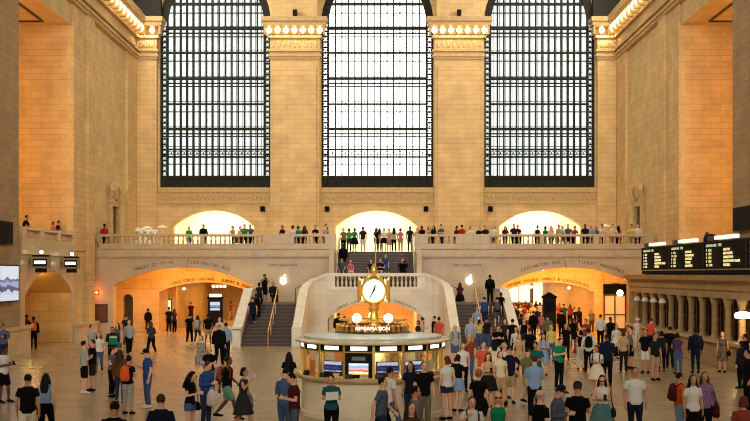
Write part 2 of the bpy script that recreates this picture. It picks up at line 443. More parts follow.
# ---- side walls with the tall bays
def side_wall(sx, nm):
    X = sx*18.0
    def bx(b, d0, d1, y0, y1, z0, z1):        # d measured inwards from the wall face
        xa, xb = X-sx*d0, X-sx*d1; return b.box(min(xa, xb), max(xa, xb), y0, y1, z0, z1)
    y0, y1 = 50.1, 59.1
    w = MB()
    for p in wall_polys(-8.5, YE+1, 0, 23, [(y0, y1, 5.1, 18.7, 18.7)] if sx > 0 else [(y0, y1, 5.1, 18.7, 18.7)]):
        if sx < 0 and abs(p[0][0]-y0) < 1e-6 and p[0][1] == 0: continue
        w.prism(p, X, X+sx*.25, 'x')
    struct(w.build('wall_'+nm, STONEL))
    # near pier and far pier, a little proud of the wall
    p = MB(); bx(p, 0, .12, 40, y0, 5.4, 20); struct(p.build('wall_%s_near_pier' % nm, STONED))  # near pier's shade is put into its darker stone colour
    p = MB(); bx(p, 0, .12, y1, 61.6, 5.4, 20); bx(p, 0, .3, 61.6, 62.9, 0, 20); struct(p.build('wall_%s_far_pier' % nm, STONE))
    p = MB(); bx(p, 0, .2, 71.6, YE, ZB, 20); struct(p.build('wall_%s_corner_pier' % nm, STONE))
    # bay interior
    q_ = MB(); xo = X+sx*8
    q_.box(min(X+sx*.25, xo), max(X+sx*.25, xo), y1, y1+.5, 5.0, 18.7)
    q_.box(min(X+sx*.25, xo), max(X+sx*.25, xo), y0-.5, y0, 5.0, 18.7)
    q_.box(min(xo, xo+sx*.4), max(xo, xo+sx*.4), y0-.5, y1+.5, 5.0, 18.7)
    struct(q_.build('wall_%s_bay' % nm, STONE))
    q_ = MB(); q_.box(min(X+sx*.25, xo), max(X+sx*.25, xo), y0-.5, y1+.5, 18.7, 19.2)
    struct(q_.build('ceiling_%s_bay' % nm, STONE))
    cf = MB(); cf.box(min(X+sx*1.3, xo-sx*.9), max(X+sx*1.3, xo-sx*.9), y0+1.0, y0+1.12, 18.62, 18.7); cf.box(min(X+sx*1.3, xo-sx*.9), max(X+sx*1.3, xo-sx*.9), y1-1.12, y1-1.0, 18.62, 18.7)
    cf.box(min(X+sx*1.3, X+sx*1.42), max(X+sx*1.3, X+sx*1.42), y0+1.25, y1-1.25, 18.62, 18.7)
    global tn
    tn += 1; struct(cf.build('trim_%d' % tn, DBRASS))
    q_ = MB(); q_.box(min(X+sx*.0, xo), max(X+sx*.0, xo), y0-.5, y1+.5, 4.95, 5.4); struct(q_.build('floor_%s_bay' % nm, STONED))
    # entablature with its line of bulbs
    c = MB(); ya, yb = 30, YE-.4
    bx(c, 0, .3, ya, yb, 19.95, 20.15); bx(c, 0, .4, ya, yb, 20.15, 20.35); bx(c, 0, .26, ya, yb, 20.35, 20.5); bx(c, 0, .45, ya, yb, 20.5, 20.68)
    bx(c, 0, .15, ya, yb, 20.68, 21.5); bx(c, 0, .4, ya, yb, 21.5, 21.7); bx(c, 0, .85, ya, yb, 22.34, 22.62); bx(c, 0, 1.0, ya, yb, 22.62, 23.0)
    bx(c, 0, .6, ya, yb, 23.0, 23.5)
    tn += 1; o = struct(c.build('trim_%d' % tn, TRIM))
    bl = MB().lathe([(.02, -.02), (.15, .06), (.24, .2), (.24, .36), (.15, .48), (.05, .52)], n=8).mesh('bulb', BULB, 40)
    bk = MB().box(-.36, .36, -.09, .09, 0, .66).mesh('bracket', TRIM)
    yy = 60.2
    while yy < YE-.9:
        put('bulb', bl, o, (X-sx*.72, yy, 21.78)); put('bracket', bk, o, (X-sx*.5, yy+.5, 21.69)); yy += 1.0
    area('cornice_light', (X-sx*.6, 66.5, 21.6), (X-sx*.35, 66.5, 0), .2, 14, 90, WARM).rotation_euler[2] += 0
    # carved doorway on the upper wall
    r = root('wall_doorway', (X-sx*.0, 68.1, ZB)); tag(r, 'carved stone doorway with scroll top on the %s wall above the balcony' % ('left' if sx < 0 else 'right'), 'doorway')
    def lb(b, d0, d1, a, c_, z0, z1): xa, xb = -sx*d0, -sx*d1; return b.box(min(xa, xb), max(xa, xb), a, c_, z0, z1)
    lb(MB(), 0, .04, -.75, .75, 0, 3.1).build('opening', DBRASS, r)
    for s in (-1, 1):
        j = MB(); lb(j, 0, .28, s*1.05-.2, s*1.05+.2, 0, 3.3); lb(j, 0, .36, s*1.05-.26, s*1.05+.26, 3.3, 3.6); j.tube([(-sx*.2, s*1.15, 3.6), (-sx*.34, s*1.25, 4.1), (-sx*.2, s*1.0, 4.5)], [.13, .17, .1], 8); j.build('jamb', TRIM, r)
    lb(MB(), 0, .22, -1.0, 1.0, 3.1, 3.45).build('lintel', TRIM, r)
    k = MB(); k.ball((-sx*.12, 0, 4.15), (.22, .8, .62), 14, 8); k.build('cartouche', TRIM, r, 50)
    return X
side_wall(-1, 'north'); side_wall(1, 'south')
# the vault and the west end close the room
v = MB(); nA = 20
pr = [(18.6*math.cos(PI*k/nA), 23.0+12.5*math.sin(PI*k/nA)) for k in range(nA+1)]
for k in range(nA): v.prism([pr[k], pr[k+1], (pr[k+1][0]*1.03, pr[k+1][1]+.5), (pr[k][0]*1.03, pr[k][1]+.5)], -8.5, YE+1.6, 'y')
struct(v.build('ceiling', VAULT))
struct(MB().box(-19, 19, -9, -8.3, 0, 38).build('wall_west', STONE))
struct(MB().box(-34, 34, 99, 99.6, -.4, 12).build('wall_far_east', STONED))

# ---- east balcony: deck, fascia, balustrades
SX0, SX1 = WX(336, YB), WX(415, YB)        # stair opening
AR = [(-16.85, -7.95), (7.95, 16.85)]
dk = MB(); dk.box(-18, SX0, YB, YE+.2, 5.05, ZB); dk.box(SX1, 18, YB, YE+.2, 5.05, ZB); dk.box(SX0, SX1, 67.6, YE+.2, 5.05, ZB)
struct(dk.build('floor_balcony', MTRIM))
bw = wall('wall_balcony', 'y', -18, 18, 0, 5.06, YB, YB+.7, [(a, b, 0, 3.25, 4.42) for a, b in AR]+[(SX0, SX1, 0, 5.06, 5.06)], MARBLE)
t = MB()
for a, b in ((-18, SX0), (SX1, 18)):
    t.box(a, b, YB-.12, YB, 4.98, 5.1); t.box(a, b, YB-.3, YB, 5.1, 5.3); t.box(a, b, YB-.22, YB, 5.3, 5.55); t.box(a, b, YB-.1, YB+.05, 5.55, 5.6)
tn += 1; struct(t.build('trim_%d' % tn, MTRIM))
for a, b in AR:                             # keystones
    m_ = (a+b)/2; k = MB(); k.prism([(m_-.25, 4.4), (m_+.25, 4.4), (m_+.38, 5.0), (m_-.38, 5.0)], YB-.2, YB, 'y'); tn += 1; struct(k.build('trim_%d' % tn, MTRIM))
arch_lettering('TRACKS 21 TO 42', .29, LETTER, YB-.012, -12.4, 4.42-9.05, 9.42, -.2, bw, .176)
arch_lettering('LEXINGTON AVE', .29, LETTER, YB-.012, -12.4, 4.42-9.05, 9.42, .192, bw, .205)
arch_lettering('LEXINGTON AVE', .29, LETTER, YB-.012, 12.4, 4.42-9.05, 9.42, -.203, bw, .205)
arch_lettering('TICKET MACHINES', .29, LETTER, YB-.012, 12.4, 4.42-9.05, 9.42, .215, bw, .205)
lettering('EAST BALCONY', .23, LETTER, (WX(283.5, YB), YB-.012, WZ(265, YB)), parent=bw, name='inscription', spacing=1.1)
lettering('EAST BALCONY', .23, LETTER, (WX(467.5, YB), YB-.012, WZ(265, YB)), parent=bw, name='inscription', spacing=1.1)

def baluster_mesh(name, h, m, r=.075):
    return MB().lathe([(r, 0), (r, .04*h), (r*.55, .1*h), (r*.95, .3*h), (r*.9, .42*h), (r*.45, .7*h), (r*.5, .86*h), (r*.85, .93*h), (r*.85, h)], n=8).mesh(name, m, 40)
BAL = baluster_mesh('baluster', .46, MTRIM)
def balustrade(label, x0, x1, peds, y=YB+.1, z=ZB, m=MTRIM, group=None):
    """run along x: plinth, coping, pedestals, single balusters between them"""
    r = root('balustrade', ((x0+x1)/2, y, z)); tag(r, label, 'balustrade', group); cx = (x0+x1)/2
    MB().box(x0-cx, x1-cx, -.2, .2, 0, .44).build('plinth', m, r)
    MB().box(x0-cx, x1-cx, -.22, .22, .9, 1.05).build('coping', m, r)
    for a, b in peds: MB().box(a-cx, b-cx, -.23, .21, .44, .9).build('pedestal', m, r)
    edges = sorted(peds); cur = x0; gaps = []
    for a, b in edges:
        if a-cur > .3: gaps.append((cur, a))
        cur = b
    if x1-cur > .3: gaps.append((cur, x1))
    for a, b in gaps:
        n = max(1, round((b-a)/.3))
        for i in range(n): put('baluster', BAL, r, (a+(b-a)*(i+.5)/n-cx, 0, .44))
    return r
def XB(x): return WX(x, YB)
balustrade('long stone balustrade on the balcony above the left arch', -17.7, XB(264), [(-17.7, XB(99)), (XB(154), XB(161)), (XB(200), XB(204))])
balustrade('stone balustrade on the balcony left of the centre stair', XB(264), SX0, [(XB(264), XB(294)), (XB(325), SX0)])
balustrade('stone balustrade on the balcony right of the centre stair', SX1, XB(489), [(SX1, XB(428)), (XB(456), XB(489))])
balustrade('long stone balustrade on the balcony above the right arch', XB(489), 17.7, [(XB(540), XB(544)), (XB(593), XB(599)), (XB(645), 17.7)])

# side-bay balustrade on the left wall
r = root('balustrade', (-17.95, 54.6, 5.4)); tag(r, 'stone balustrade across the tall orange bay on the left wall', 'balustrade')
MB().box(-.2, .2, -4.4, 4.4, 0, .44).build('plinth', MTRIM, r); MB().box(-.24, .24, -4.4, 4.4, .86, 1.0).build('coping', MTRIM, r)
for yy in (-4.1, -1.4, 1.4, 4.1): MB().box(-.22, .22, yy-.3, yy+.3, .44, .86).build('pedestal', MTRIM, r)
b2 = baluster_mesh('baluster', .42, MTRIM)
for i in range(27):
    yy = -4.2+8.4*i/26
    if min(abs(yy-c) for c in (-4.1, -1.4, 1.4, 4.1)) > .36: put('baluster', b2, r, (0, yy, .44))
t = MB(); t.box(-18, -17.72, 50.1, 59.1, 5.0, 5.4); t.box(-18, -17.85, 50.1, 59.1, 4.8, 5.0); tn += 1; struct(t.build('trim_%d' % tn, MTRIM))

# lower left: arch under the bay with a vaulted gate passage
struct(wall('wall_north_gate', 'x', 50.1, 59.1, 0, 4.96, -18, -17.88+.0, [(51.0, 58.8, 0, 2.9, 4.2)], MARBLE))
g = MB()
for i in range(24):
    p = arc_pts(51.0, 58.8, 2.9, 4.2); a, b = p[i], p[i+1]
    g.prism([a, b, (b[0], b[1]+.12), (a[0], a[1]+.12)], -20.4, -18.0, 'x')
struct(g.build('ceiling_gate', GOLDST))
struct(MB().box(-20.4, -18, 58.8, 59.3, 0, 3.0).build('wall_gate_far', GOLDST)); struct(MB().box(-20.4, -18, 50.5, 51.0, 0, 3.0).build('wall_gate_near', GOLDST))
wall('wall_gate_back', 'x', 50.5, 59.3, 0, 4.4, -20.8, -20.4, [(53.6, 58.3, 0, 2.2, 3.15)], GOLDST)
struct(MB().box(-24.5, -24.2, 50, 62, 0, 4.4).build('wall_gate_track', STONED))
point('gate_lamp', (-19.3, 56.0, 3.55), 60, (1.0, .62, .22), .12)
# pier base and plinth of the near pier
p = MB(); p.box(-18, -17.55, 38, 50.9, 0, 1.25); p.box(-18, -17.45, 38, 51.0, 1.25, 1.42); struct(p.build('baseboard_north', MARBLE))
p = MB(); p.box(-18, -17.6, 59.2, 63.1, 0, .9); p.box(-18, -17.5, 59.1, 63.2, .9, 1.05); struct(p.build('baseboard_north_far', MARBLE))
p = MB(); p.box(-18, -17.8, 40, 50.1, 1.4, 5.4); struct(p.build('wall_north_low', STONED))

# ---- passages under the balcony
def passage(sx):
    a, b = (8.75, 15.1)
    A, B = (a, b) if sx > 0 else (-b, -a)
    nm = 'right' if sx > 0 else 'left'
    iw = wall('wall_passage_%s' % nm, 'y', -18 if sx < 0 else 6.6, -6.6 if sx < 0 else 18, 0, 5.0, 69.4, 69.9,
              [(A, B, 0, 2.75, 3.42)] + ([(15.75, 17.3, 0, 2.4, 3.4)] if sx > 0 else [(-17.6, -16.9, 0, 2.2, 2.6)]), GOLDST)
    o = MB()
    x0, x1 = sx*6.8, sx*18
    struct(MB().box(min(x0, x0-sx*.3), max(x0, x0-sx*.3), YB+.7, 69.4, 0, 5).build('wall_%s_passage_side' % nm, GOLDST))
    struct(MB().box(min(A, B)-.5, max(A, B)+.5, 69.9, 96, 3.6, 3.9).build('ceiling_passage_%s' % nm, GOLDST))
    struct(MB().box(A-.5, A-.1, 69.9, 96, 0, 3.6).build('wall_%s_inner_left' % nm, GOLDST)); struct(MB().box(B+.1, B+.5, 69.9, 96, 0, 3.6).build('wall_%s_inner_right' % nm, GOLDST))
    struct(MB().box(A-.5, B+.5, 92, 92.4, 0, 3.6).build('wall_%s_inner_end' % nm, STONEL))
    return iw
pl, prr = passage(-1), passage(1)
arch_lettering('42ND STREET PASSAGE   SUBWAY & SHOPS', .3, LETTER, 69.39, -11.9, 3.42-7.9, 8.15, .06, pl, .158)
arch_lettering('GRAYBAR PASSAGE  MARKET & LEXINGTON AVE', .3, LETTER, 69.39, 11.9, 3.42-7.9, 8.15, .0, prr, .15)
for sx, pw in ((-1, 470), (1, 680)):
    area('passage_light', (sx*12, 66.8, 4.9), (sx*12, 66.9, 0), 7.5, 3, pw*1.3, (1.0, .5, .15))
    area('passage_light', (sx*12, 74.5, 3.5), (sx*12, 74.6, 0), 4, 6, pw*.6, (1.0, .56, .2))
    area('passage_light', (sx*12, 84.5, 3.5), (sx*12, 84.6, 0), 4, 10, pw*.9, (1.0, .62, .26))

# ================================================================== STAIRS
def side_stair(sx):
    nm = 'left' if sx < 0 else 'right'
    r = root('staircase', (sx*5.95, 55.4, 0)); tag(r, 'wide stone stair on the %s of the arch rising to the landing' % nm, 'staircase')
    n = 12; rise = 2.2/n; run = 4.8/n
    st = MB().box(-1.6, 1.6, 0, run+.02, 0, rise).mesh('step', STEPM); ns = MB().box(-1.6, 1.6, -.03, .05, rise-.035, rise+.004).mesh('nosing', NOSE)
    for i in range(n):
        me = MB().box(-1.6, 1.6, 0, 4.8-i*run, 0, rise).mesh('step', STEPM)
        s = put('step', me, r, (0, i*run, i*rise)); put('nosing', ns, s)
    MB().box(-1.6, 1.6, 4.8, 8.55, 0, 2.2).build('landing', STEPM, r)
    i0 = -sx*1.6
    for k in range(5):                       # short flight turning in to the centre landing
        a, b = i0-sx*(.36*k), i0-sx*1.75; MB().box(min(a, b), max(a, b), 5.9, 8.5, 0, 2.2+.18*(k+1)).build('step', STEPM, r)
    # parapet on the outer side
    X = sx*1.75
    w = MB(); w.prism([(-.25, 0), (4.9, 0), (4.9, 3.0), (0.25, .9), (-.25, .9)], X-.17, X+.17, 'x'); w.box(X-.17, X+.17, 4.9, 8.55, 0, 3.0); w.build('parapet', SMARBLE, r)
    c = MB(); c.prism([(-.32, .9), (.25, .9), (4.9, 3.0), (8.55, 3.0), (8.55, 3.14), (4.85, 3.14), (.2, 1.06), (-.32, 1.06)], X-.27, X+.27, 'x'); c.box(X-.24, X+.24, -.32, .18, 0, .95); c.build('coping', WHITEM, r)
    h = MB(); h.tube([(0, -.3, .0), (0, -.3, .85), (0, 0, .95), (0, 4.8, 3.12), (0, 5.3, 3.12), (0, 5.3, 2.2)], .035, 8)
    for k in range(1, 4): h.tube([(0, 4.8*k/4, 2.2*k/4), (0, 4.8*k/4, .95+2.17*k/4)], .025, 6)
    h.build('handrail', BRASS, r)
    h = MB(); h.tube([(-sx*.9, 7.0, 2.2), (-sx*.9, 7.0, 3.1), (-sx*1.6, 7.0, 3.4)], .03, 6); h.build('handrail', DBRASS, r)
side_stair(-1); side_stair(1)

# centre block between the flights: curved parapet wall, arch, landing balustrade
PATH = [(-4.35, 55.15, .95), (-4.35, 56.4, 1.48), (-4.35, 57.6, 2.0), (-4.35, 58.8, 2.52), (-4.33, 59.9, 2.98), (-4.18, 60.45, 3.28), (-3.85, 60.8, 3.55), (-3.4, 60.92, 3.78), (-2.95, 60.95, 3.93)]
def centre_block():
    r = root('arch_block', (0, 60.95, 0)); tag(r, 'pale marble centre block with segmental arch below the landing balustrade', 'arch block')
    Y0 = 60.95
    for sx in (-1, 1):
        w = MB(); c = MB(); s = MB(); vs = []; cs = []; ss = []
        P = [((-sx)*x if sx > 0 else x, y-Y0, z) for x, y, z in PATH]
        for i in range(len(P)-1):
            (xa, ya, za), (xb, yb, zb) = P[i], P[i+1]
            def nrm(j):
                q0 = P[max(j-1, 0)]; q1 = P[min(j+1, len(P)-1)]; d = Vector((q1[0]-q0[0], q1[1]-q0[1], 0)).normalized(); return Vector((-d.y, d.x, 0))*(1 if sx < 0 else -1)
            na, nb = nrm(i), nrm(i+1)
            def quadbox(mb, o0, o1, z0a, z1a, z0b, z1b):
                pts = []
                for (x, y, nn, z0, z1) in ((xa, ya, na, z0a, z1a), (xb, yb, nb, z0b, z1b)):
                    for o in (o0, o1):
                        for z in (z0, z1): pts.append((x+nn.x*o, y+nn.y*o, z))
                mb.add(pts, [(0,1,3,2), (4,6,7,5), (0,4,5,1), (2,3,7,6), (1,5,7,3), (0,2,6,4)])
            quadbox(w, -.15, .15, 0, za, 0, zb); quadbox(c, -.26, .26, za-.02, za+.14, zb-.02, zb+.14)
            if i >= 3: quadbox(s, -.2, .2, za-.95, za-.87, zb-.95, zb-.87)
        w.build('parapet', SMARBLE, r); c.build('coping', WHITEM, r); s.build('string_course', SMARBLE, r)
        n = MB(); n.box(sx*4.35-.28, sx*4.35+.28, -6.1, -5.6, 0, 1.08); n.build('newel', WHITEM, r)
    wl = MB()
    for p in wall_polys(-2.97, 2.97, 0, 3.12, [(-2.94, 2.94, 0, 1.3, 2.32)]): wl.prism(p, -.17, .2, 'y')
    f = wl.build('arch_wall', SMARBLE, r)
    R = (2.94**2+1.02**2)/(2*1.02)
    arch_lettering('LOWER LEVEL    DINING CONCOURSE', .21, LETTER, -.185, 0, 2.32-R, R+.17, 0, f, .165)
    MB().box(-2.97, 2.97, -.22, .1, 2.98, 3.08).build('string_course', SMARBLE, r)
    MB().box(-2.97, 2.97, -.2, .2, 3.08, 3.22).build('plinth', WHITEM, r); MB().box(-2.97, 2.97, -.24, .24, 3.86, 4.06).build('coping', WHITEM, r)
    for a, b in ((-2.97, -2.5), (2.5, 2.97)): MB().box(a, b, -.2, .2, 3.22, 3.86).build('pedestal', WHITEM, r)
    bm_ = baluster_mesh('baluster', .64, WHITEM, .085)
    for i in range(19): put('baluster', bm_, r, (-2.34+4.68*i/18, 0, 3.22))
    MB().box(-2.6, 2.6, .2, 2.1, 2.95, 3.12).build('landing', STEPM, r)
    return r
cb = centre_block()
a0 = MB(); a0.box(-3.3, -2.9, 61.2, 70, 0, 2.9); a0.box(2.9, 3.3, 61.2, 70, 0, 2.9); a0.box(-3.3, 3.3, 69.6, 70, 0, 2.9)
struct(a0.build('wall_lower_passage', GOLDST)); struct(MB().box(-3.3, 3.3, 61.2, 70, 2.7, 2.9).build('ceiling_lower_passage', GOLDST))
area('lower_passage_light', (0, 64.8, 2.65), (0, 65.2, 0), 4.5, 5, 1500, (1.0, .6, .25))

# upper flight to the balcony
r = root('staircase', (0, 63.0, 3.12)); tag(r, 'upper stone stair from the centre landing to the balcony opening', 'staircase')
n = 13; rise = (ZB-3.12)/n; run = .35
wd = (SX1-SX0)/2-.02; xc = (SX0+SX1)/2
ns = MB().box(xc-wd, xc+wd, -.03, .05, rise-.04, rise+.004).mesh('nosing', NOSE)
for i in range(n):
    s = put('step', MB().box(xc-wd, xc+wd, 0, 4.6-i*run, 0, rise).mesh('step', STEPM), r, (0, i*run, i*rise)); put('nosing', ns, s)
for x in (SX0+.06, xc, SX1-.06):
    h = MB(); h.tube([(x, -.2, 0), (x, -.2, .9), (x, 0, .95), (x, 4.5, 3.35), (x, 4.9, 3.35), (x, 4.9, 2.4)], .04, 8); h.tube([(x, 2.2, 1.3), (x, 2.2, 2.1)], .03, 6); h.tube([(x, 1, .7), (x, 1, 3.3)] if x != xc else [(x, 1, .7), (x, 1, 1.4)], .035, 6); h.build('handrail', STEEL, r)
struct(MB().box(SX0-.3, SX0, 61.0, 67.6, 0, ZB).build('wall_stair_left', MARBLE)); struct(MB().box(SX1, SX1+.3, 61.0, 67.6, 0, ZB).build('wall_stair_right', MARBLE))
MB().box(-2.6, 2.6, 1.9, 4.0, 2.95, 3.12).build('landing', STEPM, cb)

# glowing emblem signs on the wall behind the landings
def emblem(x, where):
    r = root('glowing_sign', (WX(x, YB), YB-.1, WZ(280.5, YB))); tag(r, 'glowing white fruit-shaped sign on the marble wall %s' % where, 'sign')
    pts = []
    for k in range(28):
        a = 2*PI*k/28; rr = .24*(1-.12*math.cos(2*a+PI)*.6)
        px, pz = rr*math.sin(a)*.98, rr*math.cos(a)
        if abs(px) < .1 and pz > 0: pz -= .05
        d = math.hypot(px-.33, pz-.05)
        if d < .17: px -= (.17-d)*1.0
        pts.append((px, pz))
    MB().prism(pts[::-1], -.05, .05, 'y').build('emblem_body', SCRW, r)
    MB().prism([(.02, .25), (.05, .35), (.14, .4), (.11, .29)][::-1], -.05, .05, 'y').build('emblem_leaf', SCRW, r)
    MB().box(-.08, .08, .02, .1, -.1, .1).build('wall_mount', DARK, r)
emblem(283.5, 'behind the left stair'); emblem(469, 'behind the right stair')

# ================================================================== INFORMATION BOOTH AND CLOCK
BY = 29.1; BX = WX(372.8, BY); BR = 2.17
def facet_angle(k): return math.radians(1+22.5*k)          # from the camera side, positive to the right
def fpos(a, rr): return (rr*math.sin(a), -rr*math.cos(a))
ROOFB = noise_mat('roof_glass', (222, 236, 240), (196, 218, 226), 3.0, 0.25)
BOOTHW = noise_mat('booth_marble', (234, 222, 196), (216, 202, 174), 1.6, 0.4)
RED = noise_mat('enamel_red', (110, 44, 24), (150, 96, 44), 14.0, 0.35, 0.4)
GLASS = mat('clear_glass', (240, 245, 240), 0.02)
def _glass():
    n, l, b = nodes(GLASS); tr = n.new('ShaderNodeBsdfTransparent'); gl = n.new('ShaderNodeBsdfGlossy'); gl.inputs['Roughness'].default_value = .03
    mx = n.new('ShaderNodeMixShader'); mx.inputs[0].default_value = .1
    l.new(tr.outputs[0], mx.inputs[1]); l.new(gl.outputs[0], mx.inputs[2]); l.new(mx.outputs[0], n['Material Output'].inputs[0])
_glass()
def screen_mat(name, stops, axis='Z', strength=1.2, nscale=3.0):
    """picture on a lit screen: colour bands with some blocky detail"""
    m = mat(name, (20, 20, 20), .3); n, l, b = nodes(m)
    tc = n.new('ShaderNodeTexCoord'); sp = n.new('ShaderNodeSeparateXYZ'); l.new(tc.outputs['Generated'], sp.inputs[0])
    nz = n.new('ShaderNodeTexNoise'); nz.inputs['Scale'].default_value = nscale; l.new(tc.outputs['Generated'], nz.inputs['Vector'])
    ad = n.new('ShaderNodeMath'); ad.operation = 'MULTIPLY_ADD'; ad.inputs[1].default_value = .35; l.new(nz.outputs['Fac'], ad.inputs[0]); l.new(sp.outputs[axis], ad.inputs[2])
    cr = n.new('ShaderNodeValToRGB'); cr.color_ramp.interpolation = 'CONSTANT'
    while len(cr.color_ramp.elements) < len(stops): cr.color_ramp.elements.new(.5)
    for e, (p, c) in zip(cr.color_ramp.elements, stops): e.position = p; e.color = (*lin(c), 1)
    l.new(ad.outputs[0], cr.inputs[0]); l.new(cr.outputs[0], b.inputs['Emission Color']); b.inputs['Emission Strength'].default_value = strength
    return m
RAINBOW = screen_mat('screen_timetable', [(0, (240, 220, 120)), (.3, (245, 240, 200)), (.45, (235, 120, 90)), (.62, (240, 190, 200)), (.75, (150, 190, 235)), (.95, (235, 245, 250))], nscale=2.0)
BLUES = screen_mat('screen_blue', [(0, (200, 215, 235)), (.28, (24, 44, 110)), (.5, (50, 80, 160)), (.62, (30, 40, 100)), (.86, (215, 225, 240))], nscale=5.0, strength=.9)
SKYS = screen_mat('screen_sky', [(0, (215, 232, 245)), (.34, (200, 222, 240)), (.45, (60, 84, 130)), (.6, (150, 180, 215)), (.72, (90, 110, 150)), (.8, (222, 238, 250))], nscale=4.0, strength=.9)

bo = root('information_booth', (BX, BY, 0)); tag(bo, 'round marble information booth with glazed windows and lit signs in the hall centre', 'booth')
MB().lathe([(BR-.06, 0), (BR-.06, .12), (BR-.12, .14), (BR-.12, 1.0), (BR-.04, 1.04), (BR-.04, 1.06)], n=48).build('base', BOOTHW, bo, 30)
MB().lathe([(BR-.5, 1.04), (BR+.02, 1.04), (BR+.06, 1.08), (BR+.06, 1.13), (BR, 1.17), (BR-.5, 1.17)], n=48).build('counter', noise_mat('counter_stone', (196, 170, 126), (170, 140, 96), 4, .3), bo, 30)
MB().lathe([(.8, .0), (.8, 2.1)], n=20).build('core_column', noise_mat('core_panels', (226, 212, 164), (170, 158, 112), 5, .5), bo, 30)
MB().lathe([(BR-.5, .05), (BR-.5, 1.05)], n=32).build('inner_wall', DBRASS, bo, 30)
MB().lathe([(BR-.1, 2.07), (BR+.05, 2.07), (BR+.08, 2.09), (BR+.08, 2.13), (BR+.02, 2.16), (BR-.1, 2.17), (.3, 2.24)], n=48).build('roof', noise_mat('roof_edge', (226, 206, 166), (204, 182, 138), 4, .35, .1), bo, 30)
MB().lathe([(BR-.2, 2.17), (BR-.16, 2.23), (1.15, 2.31), (1.15, 2.25)], n=48).build('roof_glazing', ROOFB, bo, 30)
mul = MB().box(-.035, .035, -.04, .04, 1.17, 2.08).mesh('mullion', BRASS)
glz = None
for k in range(16):
    a = facet_angle(k); x, y = fpos(a, BR-.1)
    put('mullion', mul, bo, (x, y, 0), (0, 0, a))
    am = facet_angle(k)+math.radians(11.25); rr = (BR-.1)*math.cos(math.radians(11.25)); x, y = fpos(am, rr); hw = (BR-.1)*math.sin(math.radians(11.25))-.03
    if k == 0:
        mh = MB().box(-hw, hw, -.03, .1, 1.88, 2.08).mesh('sign_box', DARK)
        mt = MB().box(-hw*.62, hw*.62, -.042, -.03, 1.93, 2.03).mesh('lit_panel', SCRW)
        mg = MB().box(-hw, hw, .0, .012, 1.17, 1.88).mesh('pane', GLASS)
        mr_ = MB().box(-hw, hw, -.03, .03, 1.86, 1.9).mesh('rail', BRASS)
    s = put('sign_box', mh, bo, (x, y, 0), (0, 0, am)); put('lit_panel', mt, s)
    put('rail', mr_, bo, (x, y, 0), (0, 0, am)); put('pane', mg, bo, (x, y, 0), (0, 0, am))
    kk = k if k < 8 else k-16
    if kk == -1:
        s = put('screen_cabinet', MB().box(-hw, hw, -.06, -.01, 1.18, 1.86).mesh('screen_cabinet', DARK), bo, (x, y, 0), (0, 0, am))
        put('screen', MB().box(-hw*.72, hw*.72, -.075, -.06, 1.28, 1.58).mesh('screen', RAINBOW), s); put('lit_panel', MB().box(-hw*.5, hw*.5, -.072, -.06, 1.66, 1.76).mesh('lit_panel', mat('grey_panel', (120, 120, 112), .5)), s)
    elif kk in (-2, 0, 1):
        s = put('screen_cabinet', MB().box(-hw*.85, hw*.8, .04, .1, 1.2, 1.62).mesh('screen_cabinet', DARK), bo, (x, y, 0), (0, 0, am))
        put('screen', MB().box(-hw*.78, hw*.74, .025, .04, 1.33, 1.6).mesh('screen', BLUES), s)
    else:
        s = put('poster', MB().box(-hw*.7, hw*.1, .05, .07, 1.2, 1.6).mesh('poster', mat('poster_orange' if k % 2 else 'poster_cream', (206, 140, 74) if k % 2 else (214, 214, 176), .6)), bo, (x, y, 0), (0, 0, am))
point('booth_light', (BX, BY-1.0, 1.95), 60, (1.0, .84, .55), .15); point('booth_light', (BX+.9, BY+.2, 1.95), 45, (1.0, .84, .55), .15); point('booth_light', (BX-.9, BY+.2, 1.95), 45, (1.0, .84, .55), .15)
# roof crown with the lit word
MB().lathe([(1.02, 2.33), (1.06, 2.36), (1.0, 2.42), (1.06, 2.5), (1.0, 2.53), (.9, 2.53), (.9, 2.36)], n=40).build('crown_ring', RED, bo, 30)
gal = MB().box(-.03, .03, -.03, .03, 2.36, 2.56).mesh('crown_stud', BRASS)
for k in range(32): x, y = fpos(2*PI*k/32, 1.04); put('crown_stud', gal, bo, (x, y, 0), (0, 0, 2*PI*k/32))
MB().tube([(0.98*math.sin(t_/20*2*PI), -.98*math.cos(t_/20*2*PI), 2.68) for t_ in range(21)], .025, 6).build('crown_rail', BRASS, bo, 40)
lettering('INFORMATION', .14, SCRW, (0, -1.07, 2.47), parent=bo, name='lit_letters', spacing=1.02, bold=.006)
for k in range(3):                           # globe lamps on the crown
    a = math.radians((-27, 27, 180)[k]); x, y = fpos(a, .98)
    l_ = MB(); l_.tube([(x, y, 2.5), (x, y, 2.64)], .03, 6); s = l_.build('lamp_stem', BRASS, bo)
    MB().ball((x, y, 2.75), .13, 14, 8).build('lamp_globe', GLOBE, s, 60)
    point('crown_lamp', (BX+x, BY+y-.0, 2.98), 9, (1.0, .8, .5), .1)

